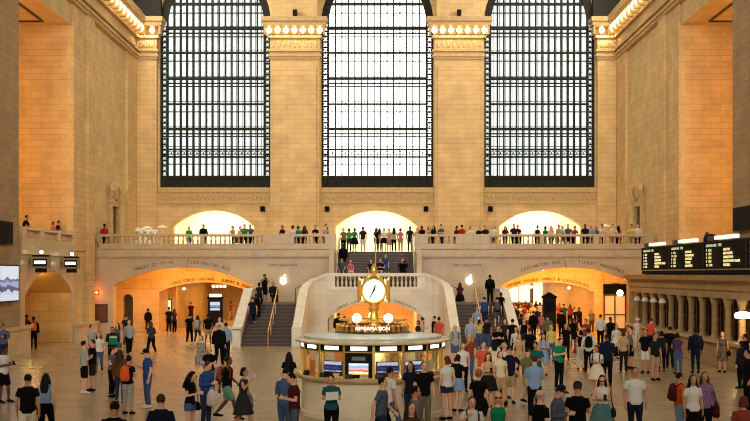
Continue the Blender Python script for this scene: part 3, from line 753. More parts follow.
# leaflet racks along the counter
cols = [(28, 26, 26), (196, 106, 56), (40, 34, 30), (206, 186, 150), (30, 34, 46), (190, 160, 110)]
nam = ['black', 'orange', 'dark brown', 'cream', 'navy', 'tan']
for k in range(12):
    a = math.radians(-62+k*11.2); x, y = fpos(a, BR-.06); r = root('leaflet_rack', (BX+x, BY+y, 1.165), a)
    c_ = k % 6
    tag(r, '%s leaflet rack on the booth counter, number %s from the left end' % (nam[c_], ['one', 'two', 'three', 'four', 'five', 'six', 'seven', 'eight', 'nine', 'ten', 'eleven', 'twelve'][k]), 'leaflet rack', 'leaflet racks on the booth counter')
    MB().prism([(-.06, 0), (.05, 0), (.05, .13), (-.02, .11)], -.11, .11, 'x').build('rack', DARK if c_ in (0, 2, 4) else BRASS, r)
    MB().prism([(-.065, .02), (-.05, .02), (-.018, .125), (-.03, .125)], -.1, .1, 'x').build('leaflets', mat('leaflet_%d' % c_, cols[c_], .6), r)

ck = root('four_faced_clock', (BX+.03, BY, 2.35)); tag(ck, 'brass four-faced opal clock on a pedestal above the information booth', 'clock')
MB().lathe([(.3, 0), (.3, .06), (.2, .1), (.16, .2), (.2, .26), (.14, .32), (.1, .5), (.13, .62), (.19, .68), (.12, .74), (.2, .82), (.26, .86)], n=20).build('pedestal', BRASS, ck, 40)
zc = 1.18
MB().ball((0, 0, zc), (.36, .36, .36), 20, 12).build('clock_body', BRASS, ck, 60)
CLF = mat('opal_glass', (250, 244, 220), .3, emit=(255, 244, 205), strength=1.05)
for k in range(4):
    a = k*PI/2
    fr = MB()
    vs = []; fs = []; prof = [(.3, -.34), (.36, -.4), (.38, -.44), (.35, -.47), (.315, -.46), (.31, -.43)]
    nseg = 28
    for (rr, yy) in prof:
        for j in range(nseg): t_ = 2*PI*j/nseg; vs.append((rr*math.sin(t_), yy, rr*math.cos(t_)))
    for i in range(len(prof)-1):
        for j in range(nseg): fs.append((i*nseg+j, i*nseg+(j+1) % nseg, (i+1)*nseg+(j+1) % nseg, (i+1)*nseg+j))
    fr.add(vs, fs); f = put('dial_frame', fr.mesh('dial_frame', BRASS, 50), ck, (0, 0, zc), (0, 0, a))
    d = MB(); d.prism([(.315*math.sin(2*PI*j/28), .315*math.cos(2*PI*j/28)) for j in range(28)][::-1], -.455, -.3, 'y'); put('dial', d.mesh('dial', CLF), f)
    tk = MB()
    for j in range(12):
        t_ = j*PI/6; c_, s_ = math.cos(t_), math.sin(t_)
        tk.add([(s_*u+c_*w, -.46, c_*u-s_*w) for u, w in ((.235, -.009), (.235, .009), (.285, .009), (.285, -.009))], [(0, 1, 2, 3)])
    put('hour_marks', tk.mesh('hour_marks', DBRASS), f)['kind'] = 'stuff'
    for ang, ln, wd_ in ((math.radians(18), .16, .03), (math.radians(208), .24, .022)):
        c_, s_ = math.cos(ang), math.sin(ang)
        put('clock_hand', MB().add([(s_*u+c_*w, -.468, c_*u-s_*w) for u, w in ((-.04, -wd_), (-.04, wd_), (ln, wd_*.5), (ln, -wd_*.5))], [(0, 1, 2, 3)]).mesh('clock_hand', DARK), f)
for k in range(4):
    a = PI/4+k*PI/2; x, y = .36*math.sin(a), -.36*math.cos(a)
    MB().tube([(x*.8, y*.8, zc-.36), (x*1.05, y*1.05, zc-.2), (x*1.12, y*1.12, zc+.05), (x*.95, y*.95, zc+.28), (x*.75, y*.75, zc+.42)], [.03, .06, .055, .06, .02], 8).build('corner_scroll', BRASS, ck, 50)
MB().lathe([(.3, zc+.26), (.24, zc+.36), (.13, zc+.42), (.08, zc+.46), (.09, zc+.5)], n=18).build('cap', BRASS, ck, 50)
MB().lathe([(.06, zc+.48), (.1, zc+.52), (.1, zc+.58), (.075, zc+.68), (.03, zc+.75), (.005, zc+.78)], n=14).build('acorn_finial', BRASS, ck, 50)

# ================================================================== TICKET OFFICES AND DEPARTURE BOARD (right)
XT = 14.9
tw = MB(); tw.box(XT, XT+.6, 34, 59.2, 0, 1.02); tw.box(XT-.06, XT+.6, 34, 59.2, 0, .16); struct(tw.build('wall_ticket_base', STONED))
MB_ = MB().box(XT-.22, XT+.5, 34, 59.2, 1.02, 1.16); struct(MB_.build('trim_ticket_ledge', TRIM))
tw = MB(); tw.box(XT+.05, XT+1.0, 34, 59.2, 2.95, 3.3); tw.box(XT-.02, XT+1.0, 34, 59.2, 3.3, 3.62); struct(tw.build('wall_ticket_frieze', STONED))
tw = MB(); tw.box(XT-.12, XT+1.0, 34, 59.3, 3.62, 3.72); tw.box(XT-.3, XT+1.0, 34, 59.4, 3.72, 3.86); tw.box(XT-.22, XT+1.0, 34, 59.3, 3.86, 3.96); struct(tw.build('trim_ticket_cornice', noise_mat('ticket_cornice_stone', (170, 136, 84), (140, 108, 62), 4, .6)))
struct(MB().box(XT+.95, XT+1.3, 34, 59.2, 0, 4.0).build('wall_ticket_back', DARK))
struct(MB().box(XT, 18, 58.9, 59.3, 0, 4.0).build('wall_ticket_end', GOLDST))
cm = MB().lathe([(.2, 0), (.2, .08), (.17, .12), (.15, .18), (.135, 1.35), (.15, 1.4), (.14, 1.44), (.2, 1.62), (.23, 1.72), (.23, 1.8)], n=12).mesh('column', STONED, 40)
NUM = ['first', 'second', 'third', 'fourth', 'fifth', 'sixth', 'seventh', 'eighth', 'ninth', 'tenth', 'eleventh', 'twelfth', 'thirteenth', 'fourteenth', 'fifteenth', 'sixteenth']
for k in range(14):
    yc = 57.9-1.67*k
    o = put('ticket_column', cm, None, (XT+.24, yc, 1.16)); tag(o, 'stone column of the ticket window screen, %s from the far end' % NUM[k], 'column', 'ticket screen columns')
    if k == 10: continue
    r = root('ticket_window', (XT+.6, yc-.835, 1.16)); tag(r, 'dark bronze ticket window, %s from the far end of the screen' % NUM[k], 'ticket window', 'ticket windows')
    MB().box(0, .05, -.64, .64, 0, 1.8).build('glass', BOARD, r)
    f = MB(); f.box(-.05, .04, -.66, -.56, 0, 1.8); f.box(-.05, .04, .56, .66, 0, 1.8); f.box(-.05, .04, -.56, .56, 1.68, 1.8); f.box(-.05, .04, -.56, .56, 0, .08); f.build('frame', DBRASS, r)
    g = MB()
    for j in range(5): g.box(-.04, 0, -.45+.225*j-.012, -.45+.225*j+.012, .08, .8)
    g.box(-.04, 0, -.56, .56, .78, .84); g.build('grille', DBRASS, r)
for k in range(4):
    yc = 56.2-1.67*k; r = root('ticket_lamp', (XT-.22, yc, 2.5)); tag(r, 'white glass lamp hanging at the ticket columns, %s from the far end' % NUM[k], 'lamp', 'ticket window lamps')
    MB().lathe([(.05, .26), (.16, .16), (.2, .02), (.18, 0)], n=12).build('shade', mat('opal_shade', (214, 204, 186), .4), r, 50); MB().box(-.02, .22, -.02, .02, .24, .3).build('bracket', DBRASS, r)
r = root('ticket_lamp', (XT-.02, 40.4, 2.2)); tag(r, 'bright glowing glass lamp over the lit ticket window at the right edge', 'lamp')
MB().lathe([(.05, .3), (.3, .22), (.34, .1), (.3, .02), (.1, 0)], n=14).build('shade', GLOBE, r, 50); MB().box(-.02, .3, -.03, .03, .28, .36).build('bracket', DBRASS, r)
point('ticket_lamp_light', (XT-.15, 40.4, 2.05), 30, (1, .7, .3), .1)
r = root('lit_ticket_window', (XT+.6, 40.365, 1.16)); tag(r, 'lit yellow ticket window below the glowing lamp', 'ticket window')
MB().box(0, .05, -.64, .64, 0, 1.7).build('lit_glass', mat('lit_window', (210, 170, 90), .5, emit=(235, 180, 80), strength=.7), r); MB().box(-.04, .06, -.03, .03, 0, 1.7).build('mullion', DBRASS, r)

db = root('departure_board', (15.0, 56.4, 4.0)); tag(db, 'long black departure board with amber train rows above the ticket windows', 'departure board')
MB().box(0, .8, -22, 0, 0, 1.46).build('cabinet', BOARD, db); MB().box(-.05, .0, -22, 0, .17, .23).build('lower_rail', mat('grey_rail', (120, 118, 104), .4, .5), db)
DEST = ['HUDSON LINE', 'CROTON', 'POUGHKEEPSIE', 'TARRYTOWN', 'YONKERS', 'PEEKSKILL']
DE2 = ['HARLEM LINE', 'STAMFORD', 'NEW HAVEN', 'SOUTHEAST', 'NORTH WHITE PLAINS', 'BRIDGEPORT']
for k in range(4):
    y0 = -5.35*k
    p = MB(); p.box(-.03, 0, y0-.12, y0, .25, 1.46); p.box(-.03, 0, y0-5.35, y0-5.25, .25, 1.46); p.box(-.03, 0, y0-5.35, y0, 1.4, 1.46); pn = p.build('section_frame', DARK, db)
    MB().box(-.02, .2, y0-4.0, y0-1.5, 1.52, 1.68).build('lit_header', mat('header_white', (250, 250, 240), .4, emit=(250, 246, 228), strength=.95), db); MB().box(.0, .2, y0-1.5, y0-.5, 1.48, 1.7).build('header_box', mat('dull_red', (70, 26, 16), .6), db)
    R_ = (PI/2, 0, -PI/2)
    def row(txt, size, m, ys, z, name, sp=1.0): wd_ = sum(GLYPH[q][2] if q in GLYPH else .3 for q in txt)*size*sp; lettering(txt, size, m, (-.04, ys-wd_/2, z), R_, db, name, spacing=sp)
    row((DEST, DE2)[k % 2][0]+'   TIME', .17, mat('led_pale', (200, 214, 180), .4, emit=(200, 214, 180), strength=.7), y0-.5, 1.27, 'board_heading', 1.25)
    for j in range(5):
        z = 1.06-.165*j
        row('%d  %d%02d' % (1+(k*3+j*7) % 12, 12+j % 2, (7*j+11*k) % 60), .16, AMBER, y0-.5, z, 'board_row', 1.5); row((DEST, DE2)[(k+j) % 2][1+j], .16, AMBER, y0-2.75, z, 'board_row', 1.2)
r = root('floodlight', (15.45, 46.1, 5.46)); tag(r, 'dark floodlight case on top of the departure board', 'floodlight')
MB().lathe([(.32, 0), (.32, .2), (.26, .34), (.1, .4)], n=12).build('case', DARK, r, 40); MB().tube([(0, .7, 0), (0, .75, .3), (0, .5, .46), (0, .2, .36)], .05, 6).build('cable_loop', DARK, r, 50)

# screens on the near piers
def tv(label, X, y0, y1, z0, z1, sm, sx, fd=.06):
    r = root('video_screen', (X, (y0+y1)/2, z0)); tag(r, label, 'screen'); h = (y1-y0)/2
    MB().box(min(0, sx*.14), max(0, sx*.14), -h, h, 0, z1-z0).build('housing', DARK, r)
    d = sx*.14; MB().box(min(d, d+sx*.01), max(d, d+sx*.01), -h+fd, h-fd, fd, z1-z0-fd).build('display', sm, r)
    MB().box(min(0, -sx*.125), max(0, -sx*.125), -.2, .2, .2, z1-z0-.2).build('wall_bracket', DBRASS, r)
tv('switched-off black screen high on the left pier above the bright screen', -17.75, 46.3, 48.6, 5.42, 6.52, mat('screen_off', (5, 5, 6), .6, spec=.08), 1)
tv('bright blue and white video screen on the left pier', -17.65, 46.6, 49.1, 2.66, 4.44, SKYS, 1)
tv('switched-off black screen high on the right pier', 17.75, 46.6, 49.3, 6.1, 7.25, MATS['screen_off'], -1)

# gate signs with lamps over the left arch
for k, (xa, xb, ya, yb) in enumerate(((22.5, 40.5, 257, 268), (55, 71, 258.5, 268.5))):
    Yc = 17.9*F/(CX-(xa+xb)/2); r = root('gate_sign', (-17.3, Yc, WZ((ya+yb)/2, Yc))); tag(r, 'lit gate sign box with lamp on top over the left arch, %s one' % ('nearer' if k == 0 else 'farther'), 'sign', 'gate signs')
    w_ = (xb-xa)*Yc/F/2
    b = MB(); b.box(-w_, w_, 0, .3, -.3, .3); b.build('sign_frame', mat('sign_metal', (140, 122, 92), .5, .3), r)
    MB().box(-w_*.78, w_*.78, -.012, 0, -.2, .2).build('sign_face', DARK, r); MB().box(-w_*.62, w_*.62, -.024, -.012, -.07, .09).build('lit_strip', SCRW, r)
    MB().box(-w_*.6, w_*.6, .1, .3, -.52, -.3).build('lower_case', DARK, r); MB().box(-w_*.9, w_*.9, .05, .3, .3, .4).build('top_case', DARK, r)
    s = MB().tube([(.05, .1, .38), (.05, .1, .46)], .03, 6).build('lamp_stem', DARK, r); MB().ball((.05, .1, .54), .1, 12, 8).build('lamp_globe', GLOBE, s, 60)
    MB().box(-.9+w_*.0, -.0, .3, .42, -.1, .1).build('wall_arm', DBRASS, r)

# things on the balcony wall below the rail, left end
r = root('alarm_lamp', (WX(97, YB), YB, WZ(292.5, YB))); tag(r, 'small red glowing lamp on the marble wall left of the left arch', 'lamp')
MB().ball((0, -.1, 0), (.1, .08, .1), 10, 6).build('lens', mat('red_lens', (255, 120, 60), .3, emit=(255, 110, 50), strength=6), r, 60); MB().box(-.13, .13, -.06, 0, -.13, .13).build('back_plate', DBRASS, r)
point('alarm_lamp_light', (WX(97, YB), YB-.45, WZ(292.5, YB)), 16, (1.0, .2, .05), .08)
r = root('wall_panel', (WX(100.5, YB), YB, WZ(322, YB))); tag(r, 'brown framed panel on the marble wall below the red lamp', 'panel')
MB().box(-.42, .42, -.03, 0, .0, 1.1).build('board', mat('brown_board', (104, 58, 34), .5), r); b = MB(); b.box(-.46, -.4, -.06, 0, -.04, 1.14); b.box(.4, .46, -.06, 0, -.04, 1.14); b.box(-.4, .4, -.06, 0, 1.08, 1.14); b.box(-.4, .4, -.06, 0, -.04, .02); b.build('frame', DBRASS, r)
for k, x in enumerate((262.5, 327, 426, 490.5)):
    r = root('loudspeaker', (WX(x, YE-.2), YE, WZ(209, YE))); tag(r, 'small square black loudspeaker under the windows, %s from the left' % NUM[k], 'loudspeaker', 'wall loudspeakers')
    MB().box(-.17, .17, -.25, 0, -.19, .19).build('case', DARK, r); MB().box(-.13, .13, -.262, -.25, -.15, .15).build('grille', BOARD, r)

# dining tables on the balcony
CLOTH = mat('white_linen', (244, 240, 226), .7)
def dining_table(x, y, label):
    r = root('dining_table', (x, y, ZB)); tag(r, label, 'table')
    MB().lathe([(.44, .3), (.46, .5), (.45, .74), (.44, .76), (.02, .77)], n=16).build('tablecloth', CLOTH, r, 40); MB().lathe([(.25, 0), (.25, .04), (.05, .08), (.05, .74)], n=10).build('base', DBRASS, r, 40)
def parasol_lamp(x, y, label):
    r = root('table_lamp', (x, y, ZB)); tag(r, label, 'lamp')
    MB().lathe([(.02, 1.86), (.25, 1.78), (.4, 1.72), (.38, 1.7), (.02, 1.78)], n=16).build('shade', mat('shade_lit', (250, 240, 205), .6, emit=(255, 240, 190), strength=.25), r, 40); MB().lathe([(.16, 0), (.16, .03), (.03, .06), (.03, 1.79)], n=8).build('pole', BRASS, r, 40)
for k, (px, lab) in enumerate(((139.5, 'leftmost'), (145.5, 'middle'), (152, 'rightmost'))): dining_table(WX(px, 66.5+k*.95), 66.5+k*.95, 'dining table with white cloth behind the left balustrade, %s of three' % lab)
for k, px in enumerate((139, 145.5, 152.5)):
    Y = 66.5+k*.95; r = root('flower_vase', (WX(px+.5, Y), Y, ZB+.77)); tag(r, 'bunch of white flowers in a vase on the %s table behind the left balustrade' % ('leftmost', 'middle', 'rightmost')[k], 'flowers')
    MB().lathe([(.05, 0), (.1, .08), (.11, .25), (.06, .42), (.08, .46)], n=10).build('vase', CLOTH, r, 40)
    for j in range(9):
        a_ = j*2.4; rr = .08+.05*(j % 4); MB().ball((rr*math.cos(a_)*1.5, rr*math.sin(a_), .5+.06*(j % 5)), .1, 7, 5).build('bloom', CLOTH, r, 60)
parasol_lamp(WX(147, 70), 70, 'white parasol lamp behind the left balcony tables'); parasol_lamp(WX(162.5, 69), 69.0, 'white parasol lamp beside the left glowing niche'); parasol_lamp(WX(605, 67.5), 67.5, 'white parasol lamp behind the right balustrade')
# ================================================================== PASSAGE FITTINGS
def kiosk(x0, x1, Y, ztop, label, peak, scr):
    xm, w_ = (x0+x1)/2, (x1-x0)/2
    r = root('kiosk', (xm, Y, 0)); tag(r, label, 'kiosk')
    MB().box(-w_, w_, 0, .5, 0, ztop-.35).build('body', DARK, r); MB().box(-w_-.06, w_+.06, -.05, .55, ztop-.35, ztop-.22).build('cornice', BOARD, r)
    if peak: MB().prism([(-w_-.04, ztop-.22), (w_+.04, ztop-.22), (0, ztop+.05)], 0, .5, 'y').build('pediment', BOARD, r)
    else: MB().box(-w_*.8, w_*.8, .1, .4, ztop-.22, ztop).build('header_sign', SCRW, r)
    MB().box(-w_*.7, w_*.7, -.02, 0, ztop-1.25, ztop-.6).build('display', scr, r)
kiosk(WX(208, 77), WX(222, 77), 77, 2.45, 'black kiosk with lit screen inside the left passage', False, SKYS)
kiosk(WX(543.5, 66.3), WX(556, 66.3), 66.3, 2.75, 'tall black kiosk with pointed top in the right passage crowd', True, BOARD)
def shop_window(x0, x1, Y, z0, z1, label, m, rx=0):
    r = root('shop_window', ((x0+x1)/2, Y, z0)); tag(r, label, 'shop window'); w_ = (x1-x0)/2; h = z1-z0
    MB().box(-w_, w_, -.03, .0, 0, h).build('lit_glass', m, r); b = MB(); b.box(-w_-.06, -w_, -.08, 0, 0, h); b.box(w_, w_+.06, -.08, 0, 0, h); b.box(-w_-.06, w_+.06, -.08, 0, h, h+.08); b.box(-w_-.06, w_+.06, -.08, 0, -.1, 0); b.box(-.02, .02, -.06, -.03, 0, h); b.build('frame', DBRASS, r)
LITG = mat('lit_shop_glass', (240, 235, 205), .4, emit=(250, 240, 200), strength=1.6); LITY = mat('lit_shop_warm', (250, 205, 120), .4, emit=(255, 196, 100), strength=1.3)
# pier with display case just inside the left inner arch
struct(MB().box(WX(158.5, 73), WX(176, 73), 73, 73.6, 0, 3.6).build('wall_left_display_pier', GOLDST))
shop_window(WX(164.5, 73), WX(171, 73), 73, .5, 2.1, 'lit display case in the golden pier of the left passage', mat('lit_case', (220, 225, 180), .4, emit=(230, 235, 190), strength=1.0))
shop_window(WX(175, 80), WX(183, 80), 80, 1.6, 2.9, 'white lit sign panel beside the pier in the left passage', LITG)
shop_window(WX(187, 92.0), WX(202, 92.0), 92.0, .6, 2.9, 'pale lit shutter at the end of the left passage', mat('lit_shutter', (200, 170, 110), .5, emit=(220, 180, 110), strength=.5))
shop_window(WX(507, 92.0), WX(530, 92.0), 92.0, 1.4, 3.3, 'wide white lit shop front at the end of the right passage', LITG)
shop_window(WX(533, 92.0), WX(545, 92.0), 92.0, 1.2, 3.3, 'white lit shop front left of the black kiosk in the right passage', LITG)
shop_window(WX(557, 92.0), WX(564, 92.0), 92.0, .4, 3.3, 'narrow white lit shop front right of the black kiosk', LITG)
shop_window(WX(573, 92.0), WX(580, 92.0), 92.0, .8, 3.2, 'narrow white lit shop front farthest right in the right passage', LITG)
# pendant lamps
def pendant(x, Y, z, label, n=1):
    r = root('pendant_lamp', (x, Y, z)); tag(r, label, 'lamp')
    for i in range(n): MB().ball((.28*(i-(n-1)/2), 0, 0), .1, 10, 6).build('lamp_globe', GLOBE, r, 60)
    MB().box(-.15*n, .15*n, -.02, .02, .1, .16).build('bar', BRASS, r); MB().box(-.015, .015, -.015, .015, .16, 3.6-z).build('rod', BRASS, r)
pendant(WX(219, 72), 72, 3.1, 'cluster lamp of bright globes hanging in the left passage', 4); pendant(WX(184, 71.5), 71.5, 2.95, 'single bright globe hanging near the left passage pier'); pendant(WX(512, 73), 73, 3.0, 'bright globe hanging at the left side of the right passage', 2)
pendant(WX(533, 73), 73, 3.05, 'bright globe pair hanging in the middle of the right passage', 2); pendant(WX(569, 72), 72, 3.0, 'single bright globe hanging at the right side of the right passage')
for k, x in enumerate((211, 543)):
    r = root('arch_lamp', (WX(x, 64.3), 64.35, 4.33)); tag(r, 'small bright lamp fixed under the crown of the %s arch' % ('left' if k == 0 else 'right'), 'lamp')
    MB().ball((0, 0, 0), .1, 10, 6).build('lamp_globe', GLOBE, r, 60); MB().box(-.06, .06, -.06, .06, .06, .12).build('mount', BRASS, r)
# doors at the far right of the right passage
r = struct(root('door_1', (16.5, 69.3, 0)))
b = MB(); b.box(-.78, -.7, -.1, 0, 0, 2.6); b.box(.7, .78, -.1, 0, 0, 2.6); b.box(-.04, .04, -.1, 0, 0, 2.6); b.box(-.78, .78, -.1, 0, 2.5, 2.62); b.box(-.7, .7, -.08, 0, 0, .25); b.box(-.7, .7, -.08, 0, 1.15, 1.22); b.build('door_frame', DBRASS, r)
for x0 in (-.7, .04): MB().box(x0, x0+.66, -.03, 0, .25, 2.5).build('pane', mat('lit_door', (200, 170, 120), .3, emit=(220, 180, 120), strength=.35), r)
MB().box(-.78, .78, -.05, 0, 2.62, 3.3).build('transom_light', BOARD, r)
r = root('globe_lamp', (WX(620, 68.6), 68.6, WZ(293, 68.6))); tag(r, 'large glowing globe lamp by the dark doors right of the right arch', 'lamp')
MB().ball((0, 0, 0), .22, 14, 8).build('lamp_globe', GLOBE, r, 60); MB().box(-.03, .03, .1, .72, -.03, .03).build('wall_arm', DBRASS, r)

# ================================================================== PEOPLE
RGB = {'black': (13, 12, 13), 'white': (226, 222, 214), 'grey': (116, 114, 112), 'light grey': (176, 174, 168), 'dark grey': (46, 46, 48), 'navy': (22, 27, 50),
       'blue': (44, 78, 140), 'light blue': (140, 168, 206), 'denim': (74, 96, 136), 'dark denim': (40, 50, 78), 'red': (176, 40, 36), 'maroon': (78, 28, 34), 'pink': (214, 110, 124),
       'orange': (228, 96, 36), 'coral': (214, 92, 62), 'green': (20, 136, 96), 'bright green': (60, 150, 60), 'teal': (34, 92, 98), 'olive': (110, 108, 76), 'khaki': (172, 152, 112), 'tan': (196, 164, 120),
       'brown': (92, 62, 40), 'yellow': (216, 206, 110), 'purple': (78, 56, 106), 'cream': (232, 220, 188), 'rust': (150, 66, 50), 'charcoal': (30, 30, 33), 'slate': (84, 94, 112), 'mint': (118, 160, 138)}
SKIN = {'l': (222, 168, 136), 't': (188, 132, 98), 'd': (88, 56, 42)}
HAIRC = {'black': (18, 15, 14), 'brown': (62, 40, 26), 'blond': (206, 164, 96), 'grey': (150, 144, 136), 'red': (170, 84, 36), 'darkred': (96, 44, 30)}
def cloth_mat(c):
    if c in RGB: return mat('cloth_'+c.replace(' ', '_'), tuple(v*.93 for v in RGB[c]), .9, spec=.12)
    nm = 'cloth_'+c.replace(' ', '_')
    if nm in MATS: return MATS[nm]
    two = {'blue plaid': ((70, 96, 150), (214, 218, 224)), 'dark blue plaid': ((30, 40, 74), (110, 124, 156)), 'teal plaid': ((40, 88, 92), (104, 134, 130)), 'purple plaid': ((96, 66, 110), (150, 116, 140)), 'black and white': ((20, 20, 22), (200, 196, 188)),
           'floral': ((44, 40, 38), (150, 128, 100)), 'grey print': ((170, 168, 160), (90, 92, 96)), 'dark striped': ((26, 28, 36), (70, 74, 84))}[c]
    m = mat(nm, two[0], .9, spec=.12); n, l, b = nodes(m)
    tc = n.new('ShaderNodeTexCoord'); ck_ = n.new('ShaderNodeTexNoise' if c in ('floral', 'grey print') else 'ShaderNodeTexChecker')
    ck_.inputs['Scale'].default_value = 28.0 if c in ('floral', 'grey print') else 26.0
    mx = n.new('ShaderNodeMix'); mx.data_type = 'RGBA'; mx.inputs[6].default_value = (*lin(two[0]), 1); mx.inputs[7].default_value = (*lin(two[1]), 1)
    l.new(tc.outputs['Object'], ck_.inputs['Vector'])
    if c in ('floral', 'grey print'):
        mr = n.new('ShaderNodeMapRange'); mr.inputs[1].default_value = .45; mr.inputs[2].default_value = .55; l.new(ck_.outputs['Fac'], mr.inputs[0]); l.new(mr.outputs[0], mx.inputs[0])
    else: l.new(ck_.outputs['Fac'], mx.inputs[0])
    l.new(mx.outputs[2], b.inputs['Base Color']); return m

# ---- skeleton: a figure 1.75 m tall facing -Y
ARMS = {  # elbow and wrist of the right (-x) and left (+x) arm
 'down': ((-.245, .03, 1.14), (-.25, -.04, .89), (.245, .03, 1.14), (.25, -.04, .89)),
 'swing': ((-.245, .15, 1.16), (-.25, .14, .92), (.245, -.05, 1.15), (.23, -.24, 1.0)),
 'phone': ((-.24, .0, 1.14), (-.07, -.25, 1.2), (.24, .0, 1.14), (.08, -.24, 1.19)),
 'phone1': ((-.24, .0, 1.14), (-.12, -.26, 1.24), (.245, .03, 1.14), (.25, -.04, .89)),
 'photo': ((-.27, -.16, 1.27), (-.08, -.34, 1.46), (.27, -.16, 1.27), (.08, -.34, 1.46)),
 'raise': ((-.26, -.2, 1.5), (-.1, -.34, 1.7), (.26, -.2, 1.5), (.1, -.34, 1.7)),
 'cross': ((-.25, -.06, 1.15), (.06, -.2, 1.17), (.25, -.06, 1.15), (-.06, -.17, 1.2)),
 'hips': ((-.38, .08, 1.17), (-.21, -.03, 1.03), (.38, .08, 1.17), (.21, -.03, 1.03)),
 'lean': ((-.24, -.2, 1.17), (-.1, -.42, 1.14), (.24, -.2, 1.17), (.1, -.42, 1.14)),
 'strap': ((-.27, -.06, 1.18), (-.13, -.17, 1.36), (.245, .03, 1.14), (.25, -.04, .89)),
 'drink': ((-.27, -.08, 1.2), (-.06, -.22, 1.43), (.245, .03, 1.14), (.23, -.1, .9)),
 'reach': ((-.36, -.14, 1.22), (-.5, -.32, 1.06), (.245, .03, 1.14), (.25, -.04, .89)),
 'sit': ((-.24, -.06, 1.16), (-.16, -.28, 1.02), (.24, -.06, 1.16), (.16, -.28, 1.02)),
}
LEGS = {  # knee, ankle, toe direction (y, z) for right and left
 'stand': ((-.1, -.015, .5), (-.11, .02, .085), (.1, -.015, .5), (.11, .02, .085), 0),
 'ease': ((-.1, -.01, .5), (-.1, .03, .085), (.13, -.09, .5), (.16, -.08, .085), 0),
 'walk': ((-.09, -.2, .53), (-.09, -.3, .1), (.09, .04, .5), (.09, .34, .15), -.025),
 'climb': ((-.1, -.27, .76), (-.1, -.24, .34), (.1, .0, .5), (.1, .05, .085), 0),
 'sit': ((-.13, -.44, .5), (-.13, -.42, .085), (.13, -.44, .5), (.13, -.42, .085), -.43),
}
def rotx(p, c, ang):
    y, z = p[1]-c[1], p[2]-c[2]; return Vector((p[0], c[1]+y*math.cos(ang)-z*math.sin(ang), c[2]+y*math.sin(ang)+z*math.cos(ang)))
class Pose:
    def __init__(s, sex, arms, legs):
        s.f = sex == 'f'; s.kx = .9 if s.f else 1.0
        s.lean = {'lean': .3, 'photo': .06, 'phone': .04}.get(arms, .0)+(.06 if legs == 'walk' else .12 if legs == 'climb' else .0)
        s.nod = {'phone': .35, 'phone1': .3, 'lean': -.05, 'raise': -.2, 'photo': .02}.get(arms, .03)-s.lean*.5
        a = ARMS[arms]; L = LEGS[legs]; s.dz = L[4]
        s.elb = [s.up(Vector((a[0][0]*s.kx, a[0][1], a[0][2]))), s.up(Vector((a[2][0]*s.kx, a[2][1], a[2][2])))]
        s.wri = [s.up(Vector((a[1][0]*s.kx, a[1][1], a[1][2]))), s.up(Vector((a[3][0]*s.kx, a[3][1], a[3][2])))]
        s.sh = [s.up(Vector((-.182*s.kx, .0, 1.395))), s.up(Vector((.182*s.kx, .0, 1.395)))]
        s.hip = [Vector((-.092, 0, .9+s.dz)), Vector((.092, 0, .9+s.dz))]
        s.kne = [Vector(L[0]), Vector(L[2])]; s.ank = [Vector(L[1]), Vector(L[3])]
    def up(s, p):
        if p.z > .95: p = rotx(p, (0, 0, .95), s.lean)
        return Vector((p.x, p.y, p.z+s.dz))
    def head(s, p): return s.up(rotx(Vector(p), (0, 0, 1.5), s.nod))
    def spine(s, rows, grow=0.0):
        return [s.up(Vector((0, r[3] if len(r) > 3 else 0, r[0]))) for r in rows], [(r[1]*1+grow, r[2]+grow) for r in rows]
M_T = [(.83, .09, .075), (.87, .145, .105), (.94, .165, .115), (1.06, .145, .105), (1.18, .155, .112), (1.32, .178, .12), (1.40, .17, .1), (1.455, .1, .075), (1.49, .062, .06), (1.56, .056, .06)]
F_T = [(.83, .09, .075), (.87, .155, .112), (.94, .172, .12), (1.08, .122, .092), (1.18, .132, .1), (1.31, .155, .122), (1.40, .15, .09), (1.455, .085, .065), (1.49, .052, .052), (1.56, .046, .05)]
def hand(b, el, wr):
    d = (wr-el).normalized(); ref = Vector((0, 1, 0)) if abs(d.y) < .8 else Vector((0, 0, 1))
    w = (ref-d*ref.dot(d)).normalized(); n_ = d.cross(w)
    if n_.x*wr.x > 0: n_ = -n_                      # palm side towards the body
    def tb(pts, rr): b.tube(pts, rr, 6)
    k = wr+d*.02
    vs = []
    for t_, hw, ht in ((-.03, .024, .022), (.0, .03, .018), (.04, .042, .016), (.085, .04, .013)):
        c = wr+d*(t_+.02); vs.append((c, hw, ht))
    P = []; Fs = []; n = 8
    for c, hw, ht in vs:
        for j in range(n): a = 2*PI*j/n; P.append(c+w*(hw*math.cos(a))+n_*(ht*math.sin(a)))
    for i in range(len(vs)-1):
        for j in range(n): Fs.append((i*n+j, i*n+(j+1) % n, (i+1)*n+(j+1) % n, (i+1)*n+j))
    Fs += [tuple(range(n-1, -1, -1)), tuple(range((len(vs)-1)*n, len(vs)*n))]
    b.add(P, Fs)
    for i, ln in enumerate((.066, .078, .074, .056)):
        o = wr+d*.095+w*(.033-.022*i); q1 = o+d*ln*.5+n_*.008; q2 = o+d*ln*.85+n_*.032
        tb([o-d*.02, q1, q2], [.0095, .0092, .008])
    o = wr+d*.035+w*.034; tb([o, o+w*.028+d*.03+n_*.012, o+w*.03+d*.062+n_*.026], [.012, .011, .009])

